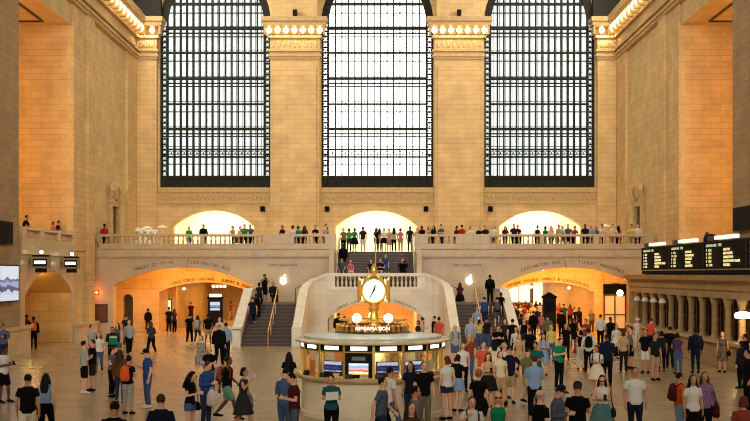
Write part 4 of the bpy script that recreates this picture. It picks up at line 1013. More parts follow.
TMP = bpy.data.scenes.new('prototype_workshop')
def remesh(b, name, voxel, ratio=1.0, smooth=2):
    me = b.mesh(name); o = bpy.data.objects.new(name, me); TMP.collection.objects.link(o)
    r = o.modifiers.new('r', 'REMESH'); r.mode = 'VOXEL'; r.voxel_size = voxel; r.adaptivity = 0
    if smooth: sm = o.modifiers.new('s', 'SMOOTH'); sm.iterations = smooth; sm.factor = .5
    if ratio < 1: dc = o.modifiers.new('d', 'DECIMATE'); dc.ratio = ratio
    vl = TMP.view_layers[0]; vl.update(); dg = vl.depsgraph
    out = bpy.data.meshes.new_from_object(o.evaluated_get(dg), depsgraph=dg); out.name = name
    bpy.data.objects.remove(o); bpy.data.meshes.remove(me)
    out.materials.clear(); out.materials.append(None); out.shade_smooth(); return out
CACHE = {}
def cached(key, fn):
    if key not in CACHE: CACHE[key] = fn()
    return CACHE[key]
def body_mesh(sex, arms, legs):
    p = Pose(sex, arms, legs); b = MB(); T = F_T if p.f else M_T
    pts, rr = p.spine(T); b.tube(pts, rr, 16)
    g = .88 if p.f else 1.0
    for i in (0, 1):
        s_ = -1 if i == 0 else 1
        sh, el, wr = p.sh[i], p.elb[i], p.wri[i]
        b.tube([p.up(Vector((s_*.09, 0, 1.41))), sh, sh.lerp(el, .35), sh.lerp(el, .75), el, el.lerp(wr, .3), el.lerp(wr, .7), wr], [.05*g, .05*g, .048*g, .043*g, .038*g, .041*g, .033*g, .025*g], 10)
        hand(b, el, wr)
        h, k, a = p.hip[i], p.kne[i], p.ank[i]
        b.tube([h+Vector((0, 0, .03)), h.lerp(k, .25), h.lerp(k, .7), k, k.lerp(a, .28), k.lerp(a, .65), a, a-Vector((0, 0, .03))], [.092, .09, .066, .055, .058, .045, .036, .036], 12)
        t0 = a+Vector((0, .05, -.045)); fy = -1
        b.tube([t0, a+Vector((0, -.02, -.035)), a+Vector((s_*.01, -.12, -.055)), a+Vector((s_*.012, -.185, -.062))], [(.03, .03), (.038, .04), (.043, .026), (.03, .018)], 8)
    # head
    H = [(1.522, .03, .032, -.052), (1.54, .05, .056, -.038), (1.575, .062, .08, -.02), (1.62, .071, .092, -.008), (1.665, .075, .097, 0), (1.705, .069, .09, .004), (1.735, .048, .064, .006), (1.75, .02, .028, .006)]
    b.tube([p.head((0, y, z)) for z, _, _, y in H], [(a_, c_) for _, a_, c_, _ in H], 14)
    b.tube([p.head((0, -.09, 1.655)), p.head((0, -.108, 1.625)), p.head((0, -.112, 1.605)), p.head((0, -.09, 1.595))], [.009, .013, .017, .01], 6)
    for s_ in (-1, 1):
        c = p.head((s_*.077, .008, 1.625)); b.ball(c, (.012, .022, .034), 6, 5)
    b.tube([p.head((0, -.096, 1.572)), p.head((0, -.1, 1.566)), p.head((0, -.094, 1.556))], [(.022, .008), (.024, .008), (.018, .008)], 6)
    return remesh(b, 'body', .0095, .3, 1)
def torso_rows(p, z0, z1, g):
    T = F_T if p.f else M_T; rows = []
    def at(z):
        for i in range(len(T)-1):
            if T[i][0] <= z <= T[i+1][0]:
                t_ = (z-T[i][0])/(T[i+1][0]-T[i][0]); return (z, T[i][1]+(T[i+1][1]-T[i][1])*t_+g, T[i][2]+(T[i+1][2]-T[i][2])*t_+g)
    zs = [z0]+[r[0] for r in T if z0+.02 < r[0] < z1-.02]+[z1]
    return [at(z) for z in zs]
def top_mesh(kind, sex, arms, legs):
    p = Pose(sex, arms, legs); b = MB()
    hem = {'tee': .87, 'tank': .9, 'shirt': .84, 'jacket': .78 if legs != 'sit' else .86, 'blouse': .9, 'dress': .9, 'polo': .86, 'gown': .9}[kind]
    g = {'tee': .02, 'tank': .012, 'shirt': .022, 'jacket': .035, 'blouse': .018, 'dress': .014, 'polo': .022, 'gown': .016}[kind]
    hem = max(hem, .835)
    rows = torso_rows(p, hem, 1.445 if kind == 'tank' or kind == 'dress' else 1.475, g)
    rows = [(z, a_ if z > 1.2 or p.f else max(a_, .16+g*.6), c_) for z, a_, c_ in rows]
    pts, rr = p.spine(rows); b.tube(pts, rr, 16)
    if kind in ('shirt', 'jacket', 'polo'):       # collar
        b.tube([p.up(Vector((0, .0, 1.46))), p.up(Vector((0, -.004, 1.505)))], [(.078, .078), (.072, .075)], 12)
    ln = {'tee': .62, 'polo': .66, 'blouse': .5, 'tank': 0, 'dress': .12, 'shirt': 2, 'jacket': 2, 'gown': .5}[kind]
    r0 = .056 if p.f else .063
    for i in (0, 1):
        s_ = -1 if i == 0 else 1; sh, el, wr = p.sh[i], p.elb[i], p.wri[i]; j = .012 if kind == 'jacket' else 0
        if kind == 'tank': b.tube([p.up(Vector((s_*.05, 0, 1.44))), p.up(Vector((s_*.1, 0, 1.455))), p.up(Vector((s_*.13, 0, 1.42)))], [.03, .035, .04], 8); continue
        st = [p.up(Vector((s_*.06, 0, 1.42))), sh]
        if ln <= 1: b.tube(st+[sh.lerp(el, ln*.6), sh.lerp(el, ln)], [.046, r0, r0, r0], 10)
        else: b.tube(st+[sh.lerp(el, .5), el, el.lerp(wr, .5), el.lerp(wr, .95)], [.046+j, r0+j, .06+j, .052+j, .047+j, .04+j], 10)
    if kind == 'dress' or kind == 'gown': skirt(b, p, 1.06, .5 if kind == 'dress' else .28, legs, .14 if kind == 'dress' else .27)
    return remesh(b, 'top', .0135, .6, 2)
def skirt(b, p, z0, z1, legs, flare):
    d = p.dz; n = 20; rings = []
    if legs == 'sit':
        b.tube([(0, .06, .5), (0, -.1, .52), (0, -.3, .53), (0, -.45, .5)], [(.17, .1), (.19, .11), (.2, .1), (.2, .08)], 14); return
    ex = .1 if legs in ('walk', 'climb') else 0.0
    for i in range(6):
        t_ = i/5; z = z0+d+(z1-z0)*t_; rx = .135+(flare-.05)*t_**.8*.75+(.04 if .1 < t_ else 0); ry = .105+(flare-.05)*t_**.8*.75+ex*t_+(.02 if .1 < t_ else 0); rings.append((z, rx, ry))
    b.tube([(0, -ex*.2*(1-z/1.0), z) for z, _, _ in rings][::-1], [(a_, c_) for _, a_, c_ in rings][::-1], n)
def bottom_mesh(kind, sex, legs):
    p = Pose(sex, 'down', legs); p.lean = 0; b = MB()
    if kind in ('skirt', 'miniskirt'): skirt(b, p, 1.06, .56 if kind == 'skirt' else .66, legs, .25 if kind == 'skirt' else .17); return remesh(b, 'bottom', .0135, .6, 2)
    rows = [(.785, .1, .085), (.81, .125, .1)]+[(z, max(a_, .14), max(c_, .11)) for z, a_, c_ in torso_rows(p, .835, 1.02, .016)]; pts, rr = p.spine(rows); b.tube(pts, rr, 16)
    for i in (0, 1):
        h, k, a = p.hip[i], p.kne[i], p.ank[i]
        if kind == 'trousers': b.tube([h+Vector((0, 0, .03)), h.lerp(k, .3), k, k.lerp(a, .5), a+Vector((0, 0, -.005))], [.105, .102, .078, .07, .062], 12)
        elif kind == 'jeans' or kind == 'leggings': b.tube([h+Vector((0, 0, .03)), h.lerp(k, .3), k, k.lerp(a, .35), a+Vector((0, 0, .02))], [.1, .098, .066, .064, .05], 12)
        elif kind == 'shorts': b.tube([h+Vector((0, 0, .03)), h.lerp(k, .4), h.lerp(k, .92)], [.105, .106, .095], 12)
        else: b.tube([h+Vector((0, 0, .03)), h.lerp(k, .2), h.lerp(k, .38)], [.108, .112, .112], 12)
    return remesh(b, 'bottom', .0135, .6, 2)
def hair_mesh(kind, sex, arms, legs):
    p = Pose(sex, arms, legs); b = MB(); n, m = 14, 10
    big = 1.16 if kind == 'curly' else 1.0
    vs = []; fs = []; C = (0, .012, 1.662); R = (.084*big, .102*big, .1*big)
    for i in range(m+1):
        th = PI*i/m
        for k in range(n):
            a = 2*PI*k/n; vs.append((C[0]+R[0]*max(math.sin(th), .02)*math.cos(a), C[1]+R[1]*max(math.sin(th), .02)*math.sin(a), C[2]-R[2]*math.cos(th)))
    low = {'short': 1.6, 'curly': 1.56, 'bald': 1.6}.get(kind, 1.55)
    for i in range(m):
        for k in range(n):
            q = (i*n+k, i*n+(k+1) % n, (i+1)*n+(k+1) % n, (i+1)*n+k); cy = sum(vs[j][1] for j in q)/4; cz = sum(vs[j][2] for j in q)/4
            if cz < low or (cy < -.02 and cz < 1.68) or (kind == 'bald' and cz > 1.665): continue
            if kind == 'short' and cy < .03 and cz < 1.63: continue
            fs.append(q)
    b.add(vs, fs)
    if kind == 'long': b.tube([(0, .05, 1.72), (0, .085, 1.62), (0, .105, 1.5), (0, .115, 1.38), (0, .12, 1.26)], [(.06, .04), (.09, .05), (.105, .045), (.11, .04), (.07, .025)], 12); b.tube([(-.075, .0, 1.66), (-.088, -.005, 1.56), (-.1, -.03, 1.45), (-.09, -.05, 1.36)], [.022, .028, .028, .012], 6); b.tube([(.075, .0, 1.66), (.088, -.005, 1.56), (.1, -.03, 1.45), (.09, -.05, 1.36)], [.022, .028, .028, .012], 6)
    if kind == 'bob': b.tube([(0, .03, 1.72), (0, .05, 1.62), (0, .055, 1.53)], [(.06, .05), (.098, .07), (.1, .06)], 12)
    if kind == 'pony': b.tube([(0, .1, 1.69), (0, .16, 1.66), (0, .17, 1.55), (0, .15, 1.42)], [.025, .035, .035, .012], 8)
    if kind == 'bun': b.ball((0, .09, 1.73), .045, 10, 7)
    v2 = [p.head(v) for v in b.v]; b.v = [tuple(v) for v in v2]
    me = b.mesh('hair', None, 60); me.materials.append(None); return me
def hat_mesh(kind, sex, arms, legs):
    p = Pose(sex, arms, legs); b = MB()
    b.lathe([(.09, 1.66), (.093, 1.7), (.083, 1.745), (.05, 1.775), (.005, 1.782)], (0, .004, 0), 14)
    if kind == 'cap': b.prism([(-.075, -.07), (-.06, -.15), (0, -.175), (.06, -.15), (.075, -.07)][::-1], 1.665, 1.68, 'z')
    else: b.lathe([(.09, 1.672), (.17, 1.655), (.17, 1.662), (.09, 1.684)], (0, .004, 0), 18)
    b.v = [tuple(p.head(v)) for v in b.v]; me = b.mesh('hat', None, 50); me.materials.append(None); return me
def shoe_mesh(sex, legs, i):
    p = Pose(sex, 'down', legs); a = p.ank[i]; s_ = -1 if i == 0 else 1; b = MB()
    b.tube([a+Vector((0, .068, -.045)), a+Vector((0, .04, -.035)), a+Vector((s_*.004, -.03, -.03)), a+Vector((s_*.01, -.12, -.05)), a+Vector((s_*.012, -.19, -.058)), a+Vector((s_*.012, -.212, -.062))], [(.03, .032), (.042, .044), (.046, .05), (.05, .034), (.04, .026), (.018, .016)], 10)
    me = b.mesh('shoe', None, 50); me.materials.append(None); return me
def eye_mesh(sex, arms, legs, i):
    p = Pose(sex, arms, legs); b = MB(); s_ = -1 if i == 0 else 1; c = p.head((s_*.031, -.0885, 1.645)); b.ball(c, (.014, .009, .009), 8, 5)
    me = b.mesh('eye', None, 60); me.materials.append(None); return me
def mouth_mesh(sex, arms, legs):
    p = Pose(sex, arms, legs); b = MB(); b.ball(p.head((0, -.1005, 1.568)), (.026, .008, .009), 8, 5); me = b.mesh('mouth', None, 60); me.materials.append(None); return me
def glasses_mesh(sex, arms, legs):
    p = Pose(sex, arms, legs); b = MB()
    for s_ in (-1, 1): b.ball((s_*.033, -.1, 1.646), (.028, .008, .02), 8, 5)
    b.box(-.012, .012, -.106, -.098, 1.648, 1.655)
    for s_ in (-1, 1): b.box(min(s_*.058, s_*.08), max(s_*.058, s_*.08), -.1, .01, 1.648, 1.656)
    b.v = [tuple(p.head(v)) for v in b.v]; me = b.mesh('sunglasses', None, 60); me.materials.append(None); return me

def dress_part(name, me, parent, m):
    o = bpy.data.objects.new(name, me); COL.objects.link(o); o.parent = parent
    if len(me.materials): o.material_slots[0].link = 'OBJECT'; o.material_slots[0].material = m
    else: me.materials.append(m)
    return o
NTOP = {'tee': 't-shirt', 'tank': 'sleeveless top', 'shirt': 'long-sleeved shirt', 'jacket': 'jacket', 'blouse': 'blouse', 'dress': 'dress', 'gown': 'long dress', 'polo': 'polo shirt'}
NBOT = {'trousers': 'trousers', 'jeans': 'jeans', 'leggings': 'leggings', 'shorts': 'shorts', 'hotpants': 'short shorts', 'skirt': 'skirt', 'miniskirt': 'short skirt'}
LABELS = {}
PEOPLE = []; SPOTS = []
def person(X, Y, Z, sex, face, arms, legs, top, bottom, hair, skin, tail, items=(), h=None, group=None, detail=True, fixed=False):
    h = h or (1.66 if sex == 'f' else 1.76)
    X0, Y0 = X, Y                                  # keep neighbours from standing in one another: step back or forth
    for k in (0, .3, -.3, .6, -.6, .9, -.9, 1.2, 1.5, -1.2, 1.8, 2.1):
        if fixed and k: break
        if Z > 3 and k < 0: continue
        Y = Y0+k; X = CAMX+(X0-CAMX)*Y/Y0
        if all(abs(q[2]-Z) > 1.2 or math.hypot(q[0]-X, q[1]-Y) > .56 for q in SPOTS): break
    SPOTS.append((X, Y, Z))
    tk, tcl = top.split(':'); bk, bc = bottom.split(':') if ':' in bottom else (None, None); hk, hc = (hair.split(':')+['black'])[:2]
    o = bpy.data.objects.new('person', cached(('b', sex, arms, legs), lambda: body_mesh(sex, arms, legs))); COL.objects.link(o)
    o.material_slots[0].link = 'OBJECT'; o.material_slots[0].material = mat('skin_'+skin, SKIN[skin], .55)
    o.location = (X, Y, Z+(0.0)); o.rotation_euler = (0, 0, math.radians(face)); k = h/1.75; o.scale = (k*(1.0), k*1.0, k)
    w = '%s %s' % (tcl, NTOP[tk])
    if bk: w += ' and %s %s' % (bc, NBOT[bk])
    lab = 'person in %s %s' % (w, tail)
    lab = ' '.join(lab.split()); LABELS.setdefault(lab, []).append(o)
    if len(lab.split()) > 16: print('LONGLABEL', lab)
    tag(o, lab, 'person', group)
    dress_part({'dress': 'dress', 'gown': 'dress', 'jacket': 'jacket'}.get(tk, 'shirt'), cached(('t', tk, sex, arms, legs), lambda: top_mesh(tk, sex, arms, legs)), o, cloth_mat(tcl))
    if bk: dress_part(bk if bk not in ('miniskirt', 'hotpants') else {'miniskirt': 'skirt', 'hotpants': 'shorts'}[bk], cached(('l', bk, sex, legs), lambda: bottom_mesh(bk, sex, legs)), o, cloth_mat(bc))
    if hk in ('cap', 'hat'):
        dress_part('hat', cached(('h', hk, sex, arms, legs), lambda: hat_mesh(hk, sex, arms, legs)), o, cloth_mat(hc)); hk, hc = 'short', 'brown'
    dress_part('hair', cached(('h', hk, sex, arms, legs), lambda: hair_mesh(hk, sex, arms, legs)), o, mat('hair_'+hc, HAIRC[hc], .7, spec=.15))
    if detail:
        sc = cloth_mat('white' if 'sneakers' in tail else 'black')
        for i in (0, 1): dress_part('shoe', cached(('s', sex, legs, i), lambda: shoe_mesh(sex, legs, i)), o, sc)
        if abs(((face+180) % 360)-180) < 110:
            if 'sunglasses' in tail: dress_part('sunglasses', cached(('g', sex, arms, legs), lambda: glasses_mesh(sex, arms, legs)), o, DARK)
            else:
                for i in (0, 1): dress_part('eye', cached(('e', sex, arms, legs, i), lambda: eye_mesh(sex, arms, legs, i)), o, DARK)
            dress_part('mouth', cached(('m', sex, arms, legs), lambda: mouth_mesh(sex, arms, legs)), o, mat('lips', (150, 74, 66), .6))
    mw = Matrix.Translation(o.location) @ Matrix.Rotation(math.radians(face), 4, 'Z') @ Matrix.Scale(k, 4)
    p = Pose(sex, arms, legs)
    for it in items:
        kind, c = (it.split(':')+['black'])[:2]; carry(kind, c, p, mw, face, k, '%s %s' % (tcl, NTOP[tk]), tail)
    PEOPLE.append(o); return o
def carry(kind, c, p, mw, face, k, who, tail):
    def place(name, lp, label, cat, rz=0.0, rx=0.0):
        o = root(name, mw @ Vector(lp), math.radians(face)+rz); o.rotation_euler[0] = rx; o.scale = (k, k, k); tag(o, label, cat); return o
    tl = ' '.join(tail.replace(',', ' ').split()[:9])
    m = cloth_mat(c)
    if kind == 'backpack':
        r = place('backpack', p.up(Vector((0, .12, 1.02))), '%s backpack of the person %s' % (c, tl), 'backpack')
        MB().tube([(0, .07, 0), (0, .08, .06), (0, .085, .25), (0, .07, .4), (0, .05, .45)], [(.12, .06), (.16, .085), (.155, .09), (.12, .07), (.05, .03)], 12).build('pack', m, r, 50)
        MB().tube([(0, .16, .05), (0, .17, .1), (0, .165, .2)], [(.1, .03), (.11, .035), (.09, .025)], 10).build('pocket', m, r, 50)
        for s_ in (-1, 1): MB().tube([(s_*.1, .02, .38), (s_*.11, -.1, .46), (s_*.125, -.24, .36), (s_*.13, -.23, .16), (s_*.12, -.1, .05)], [.018]*5, 6).build('strap', m, r, 50)
    elif kind == 'handbag':
        r = place('handbag', (.27, .0, p.dz+.72), '%s handbag of the person %s' % (c, tl), 'handbag')
        MB().tube([(0, 0, 0), (0, 0, .04), (0, 0, .16), (0, 0, .22)], [(.05, .15), (.075, .19), (.065, .16), (.03, .12)], 12).build('bag_body', m, r, 50)
        MB().tube([(0, -.1, .2), (-.04, -.1, .4), (-.08, -.03, .68), (-.08, .03, .68), (-.04, .1, .4), (0, .1, .2)], .012, 6).build('strap', m, r, 50)
    elif kind == 'tote':
        r = place('tote_bag', (.28, .02, p.dz+.62), '%s tote bag of the person %s' % (c, tl), 'bag')
        MB().tube([(0, 0, 0), (0, 0, .05), (0, 0, .3), (0, 0, .4)], [(.06, .18), (.09, .23), (.08, .2), (.03, .15)], 12).build('bag_body', m, r, 50)
        MB().tube([(0, -.12, .36), (-.05, -.08, .6), (-.1, 0, .83), (-.05, .08, .6), (0, .12, .36)], .014, 6).build('strap', m, r, 50)
    elif kind in ('bag', 'case'):
        w = p.wri[0]; z = w.z-.14
        if kind == 'bag':
            r = place('shopping_bag', (w.x-.02, w.y, z-.42), '%s shopping bag of the person %s' % (c, tl), 'shopping bag')
            MB().tube([(0, 0, 0), (0, 0, .05), (0, 0, .25), (0, 0, .36), (0, 0, .42)], [(.06, .12), (.1, .16), (.09, .15), (.05, .1), (.02, .05)], 10).build('bag_body', m, r, 50)
        else:
            r = place('briefcase', (w.x-.02, w.y, z-.36), '%s briefcase of the person %s' % (c, tl), 'briefcase')
            MB().box(-.06, .06, -.22, .22, 0, .32).build('case_body', m, r)
        MB().tube([(0, -.05, .36 if kind == 'bag' else .3), (0, -.04, .46 if kind == 'bag' else .38), (0, .04, .46 if kind == 'bag' else .38), (0, .05, .36 if kind == 'bag' else .3)], .012, 6).build('handle', m, r, 50)
    elif kind in ('phone', 'camera', 'paper', 'cup', 'binder'):
        a, b_ = p.wri; d = (p.wri[0]-p.elb[0]).normalized()
        q = (a+b_)/2 if (a-b_).length < .3 else a
        q = q+d*.1+Vector((0, -.03, .03))
        nm_, cat = {'phone': ('phone', 'phone'), 'camera': ('camera', 'camera'), 'paper': ('paper_sheet', 'paper'), 'cup': ('cup', 'cup'), 'binder': ('folder', 'folder')}[kind]
        r = place(nm_, q, '%s %s held by the person %s' % (c, cat, tl), cat, rx=-.5 if kind in ('phone', 'paper') and p.nod > .2 else 0)
        if kind == 'phone': MB().box(-.037, .037, -.006, .006, -.075, .075).build('case', m, r); MB().box(-.033, .033, .006, .008, -.068, .068).build('display', mat('phone_glow', (190, 210, 220), .3, emit=(200, 215, 225), strength=.6), r)
        elif kind == 'camera': MB().box(-.07, .07, -.03, .03, -.045, .045).build('case', m, r); MB().tube([(0, -.03, 0), (0, -.1, 0)], .035, 10).build('lens', m, r)
        elif kind == 'paper': MB().box(-.15, .0, -.003, .003, -.09, .12).build('left_page', m, r); MB().prism([(0, -.09), (.16, -.08), (.16, .13), (0, .12)], -.02, -.014, 'y').build('right_page', m, r)
        elif kind == 'binder': MB().box(-.17, .17, -.02, .02, -.22, .16).build('cover', m, r); MB().box(-.14, .14, -.03, -.02, .06, .12).build('band', cloth_mat('white'), r)
        else: MB().lathe([(.028, -.06), (.038, .06)], n=10).build('cup_body', m, r, 40); MB().lathe([(.04, .06), (.04, .075), (.02, .08)], n=10).build('lid', cloth_mat('white'), r, 40)

def rows(txt, fn):
    for ln in txt.strip().splitlines():
        if not ln.strip() or ln.strip().startswith('#'): continue
        a, _, tail = ln.partition('|'); t_ = a.replace('_', ' ').split('  ') if False else a.split(); fn([q.replace('_', ' ') for q in t_], tail.strip())
def on_floor(t_, tail):
    x, y, sex, face, arms, legs, top, bot, hair, skin = t_[:10]; x = float(x); y = float(y)
    items = [q[1:] for q in t_[10:] if q[0] == '+']; h = None
    for q in t_[10:]:
        if q.startswith('h='): h = float(q[2:])
    hh = h or (1.66 if sex == 'f' else 1.76)
    Y = F*(CAMZ-hh)/(y-YH)
    for q in t_[10:]:
        if q.startswith('Y='): Y = float(q[2:])
    person(WX(x, Y), Y, 0, sex, float(face), arms, legs, top, bot, hair, skin, tail, items, h, 'people on the concourse floor', y > 322)
rows('''
# ---- left side of the hall
3 346 m 70 phone ease tee:white shorts:black short:black d +phone | looking at a phone at the left edge
3.5 324 m 20 phone stand shirt:dark_blue_plaid jeans:dark_denim short:black t +phone | by the left pier plinth
33.5 316.5 m -160 down stand jacket:black trousers:black short:black d +backpack:orange | with orange pack by the gate arch
26.5 314.5 m 150 down stand tee:brown trousers:dark_grey short:black d | half hidden inside the gate arch
27.5 373 m 180 down walk tee:black shorts:cream short:black t | seen from behind, lower left
45.5 372.5 f 180 down walk tank:light_blue trousers:black long:black l +handbag:maroon | with very long black hair
84 341 m 120 cross stand tee:light_grey shorts:black short:black l | talking, white sneakers
92.5 339.5 m -70 cross stand tee:black shorts:dark_grey short:brown l | talking with folded arms
91.5 325 m 60 down stand tee:light_grey trousers:rust short:black l | behind the talking pair
99 331.5 f 10 down walk blouse:white jeans:denim long:black l | walking towards the camera on the left
112.5 326.5 m 10 phone stand jacket:charcoal trousers:black short:black t +binder:green | holding a green folder
117.5 323 f -20 down stand dress:slate - long:brown l | behind the green folder
129 319.5 m 20 down walk shirt:light_grey trousers:black short:grey l | striding near the left arch
126 314.5 m 160 down stand tee:dark_grey trousers:brown short:brown l | just behind the striding grey-haired man
112 346 f 80 phone stand blouse:slate leggings:black pony:brown l +phone | in profile facing right
120 349.5 f 175 down stand jacket:brown jeans:dark_denim long:brown l | with long brown hair from behind
128 356 f 165 phone stand blouse:black leggings:black_and_white bun:black t +backpack:orange | with orange backpack in the left group
147.5 349 m -60 phone1 stand polo:blue jeans:denim cap:black l | in cap, white sneakers, lower left
151.5 321 f -10 phone walk shirt:dark_striped trousers:black bob:black d | walking down the golden aisle
148 308 f 180 down walk jacket:black trousers:dark_grey bob:brown l | leaving through the left arch
156 305 m 180 down walk tee:black trousers:black short:black d | dark figure beside the left display pier
114 401.5 m 175 phone1 stand tee:black jeans:dark_denim short:black t +phone:white | cut off at the lower left edge
161 394 m 178 down stand tee:navy jeans:dark_denim short:brown l | broad back at the bottom left
190 371 f 75 phone stand blouse:black hotpants:denim long:black l +handbag:black +phone | long-haired, facing right
206 361 m 60 phone stand shirt:blue jeans:dark_denim short:brown l +bag:white +phone | with white plastic bag
227 355.5 m 85 swing walk tee:black shorts:mint short:black d +backpack:rust | striding to the right
243 366.5 f 80 drink walk dress:dark_grey - bob:black t +tote:grey +cup:white | drinking while walking right
189.5 313 m 180 swing walk tee:black trousers:black short:black t | left one of the dark group leaving
197.5 315 f 175 down walk tee:grey jeans:dark_denim long:brown l +backpack:light_grey | leaving with pale backpack
208 313.5 m 180 down walk tee:black shorts:khaki short:black d | leaving in the golden aisle
219.5 317 f 10 down walk blouse:cream skirt:tan bob:blond l | coming out of the left arch
219 323 m 180 down walk jacket:black trousers:black short:grey l +case:black h=1.86 | large man with briefcase
226 322.5 m 180 down stand shirt:light_blue trousers:navy short:black t | right of the large man
201 334.5 f -10 down walk dress:grey_print - bob:brown l +handbag:black | walking towards the camera
209.5 345 f 0 phone walk tee:black jeans:denim bob:blond l | below the large man
# ---- inside and near the left passage
169 303.5 m 170 down stand tee:black trousers:black short:black t Y=68 | by the white sign panel
174.5 305 f 150 down stand tee:dark_grey trousers:black long:brown l Y=67.2 | by the display case
191 302 m -150 phone stand tee:maroon jeans:dark_denim short:brown l | deep in the left passage
241 304.5 m 200 down walk jacket:black trousers:black short:black t | beside the left stair parapet
231 301 f 160 down walk tee:rust trousers:tan bob:brown l | at the right side of the left passage
# ---- around the booth
289 352 f 175 down stand tee:black trousers:black long:black l | left of the booth, from behind
294.5 372.5 m -75 phone stand tee:maroon jeans:slate short:black l +phone | in profile left of the booth
284.5 368 m 150 phone stand shirt:denim jeans:denim short:black l | in denim behind the maroon shirt
331.5 374 f -5 phone stand tee:teal leggings:black bun:black l +paper:white | holding papers before the booth
389 366 m 120 down walk tee:white jeans:slate short:black t | behind the grey-shirted walker
381 376 m 80 swing walk tee:slate jeans:dark_denim short:black l +handbag:black | walking right past the booth
424 361.5 m 15 down stand tee:black trousers:olive short:brown l +camera | broad man at the booth counter
410.5 362 f -20 down stand tee:navy jeans:dark_denim long:black t | at the counter beside the broad man
415 386 m 95 down stand tee:grey jeans:slate short:black t | in profile at the lower centre
411 402.5 f 30 down stand blouse:brown jeans:denim long:brown l | low at the bottom centre edge
447 356 f -150 down stand blouse:white hotpants:dark_denim bob:darkred l h=1.75 | in white by the booth right end
457 354.5 f 150 phone stand tee:black miniskirt:light_blue bob:black l | beside the white blouse
455 325 m 15 down stand shirt:light_grey shorts:dark_blue_plaid bald:grey l +backpack:black | bald, right of the booth
469 334 m 5 strap stand tee:rust jeans:denim short:grey l | right of the booth, hand at shoulder
# ---- in front of the arch
338.5 313 m 175 down stand jacket:black trousers:black short:brown l | at the arch, leftmost
344.5 316 f 150 down stand tee:black trousers:black bob:black d | at the arch beside the leftmost man
386.5 313 m 10 photo stand tee:white trousers:black short:black t | at the arch right of the clock
396.5 318 f -20 down stand tee:grey trousers:black bob:black l | at the arch, grey top
402 326.5 f 170 down stand tee:rust skirt:black bob:red l | at the arch, low red-haired
418 320.5 f -60 down stand tee:dark_grey jeans:denim bob:black t | left of the yellow top
421.5 318 f 90 phone stand tank:yellow jeans:denim bun:black l | in yellow at the arch right side
434 316 m -80 down stand tee:black trousers:black short:black l | behind the orange shirt
439 317 m 170 down stand tee:coral shorts:khaki short:black t | in orange right of the arch
# ---- foot of the right stair
470.5 318 m 175 down stand shirt:blue_plaid shorts:khaki short:grey l | grey-haired at the right stair foot
479 320 f 170 raise stand tank:yellow jeans:denim pony:black l +phone | taking a photo with raised arms
486.5 317 m 185 down stand tee:charcoal jeans:denim short:black t | right of the raised phone
498 325 m 5 phone stand tee:black trousers:black short:brown l | near the right stair parapet
505 319.5 f -20 down stand tee:dark_grey trousers:black bob:red l | red-haired near the stair parapet
512.5 319 m 178 down stand tee:black trousers:navy short:black l | back turned beside the stair parapet
521 313.5 m 150 down walk tee:charcoal trousers:black short:black d | in the thick of the right crowd
524 318.5 m 10 down stand tank:black trousers:dark_grey short:black l | right of the right stair foot
533.5 310.5 m 175 down walk jacket:black trousers:black short:brown l | left of the black kiosk
541 312 f 20 down walk blouse:pink jeans:slate long:brown l | just left of the kiosk
547.5 315 m 178 down stand jacket:olive trousers:black short:black l | before the black kiosk
561.5 310 m 175 down stand jacket:black trousers:black short:black l | right of the black kiosk
''', on_floor)
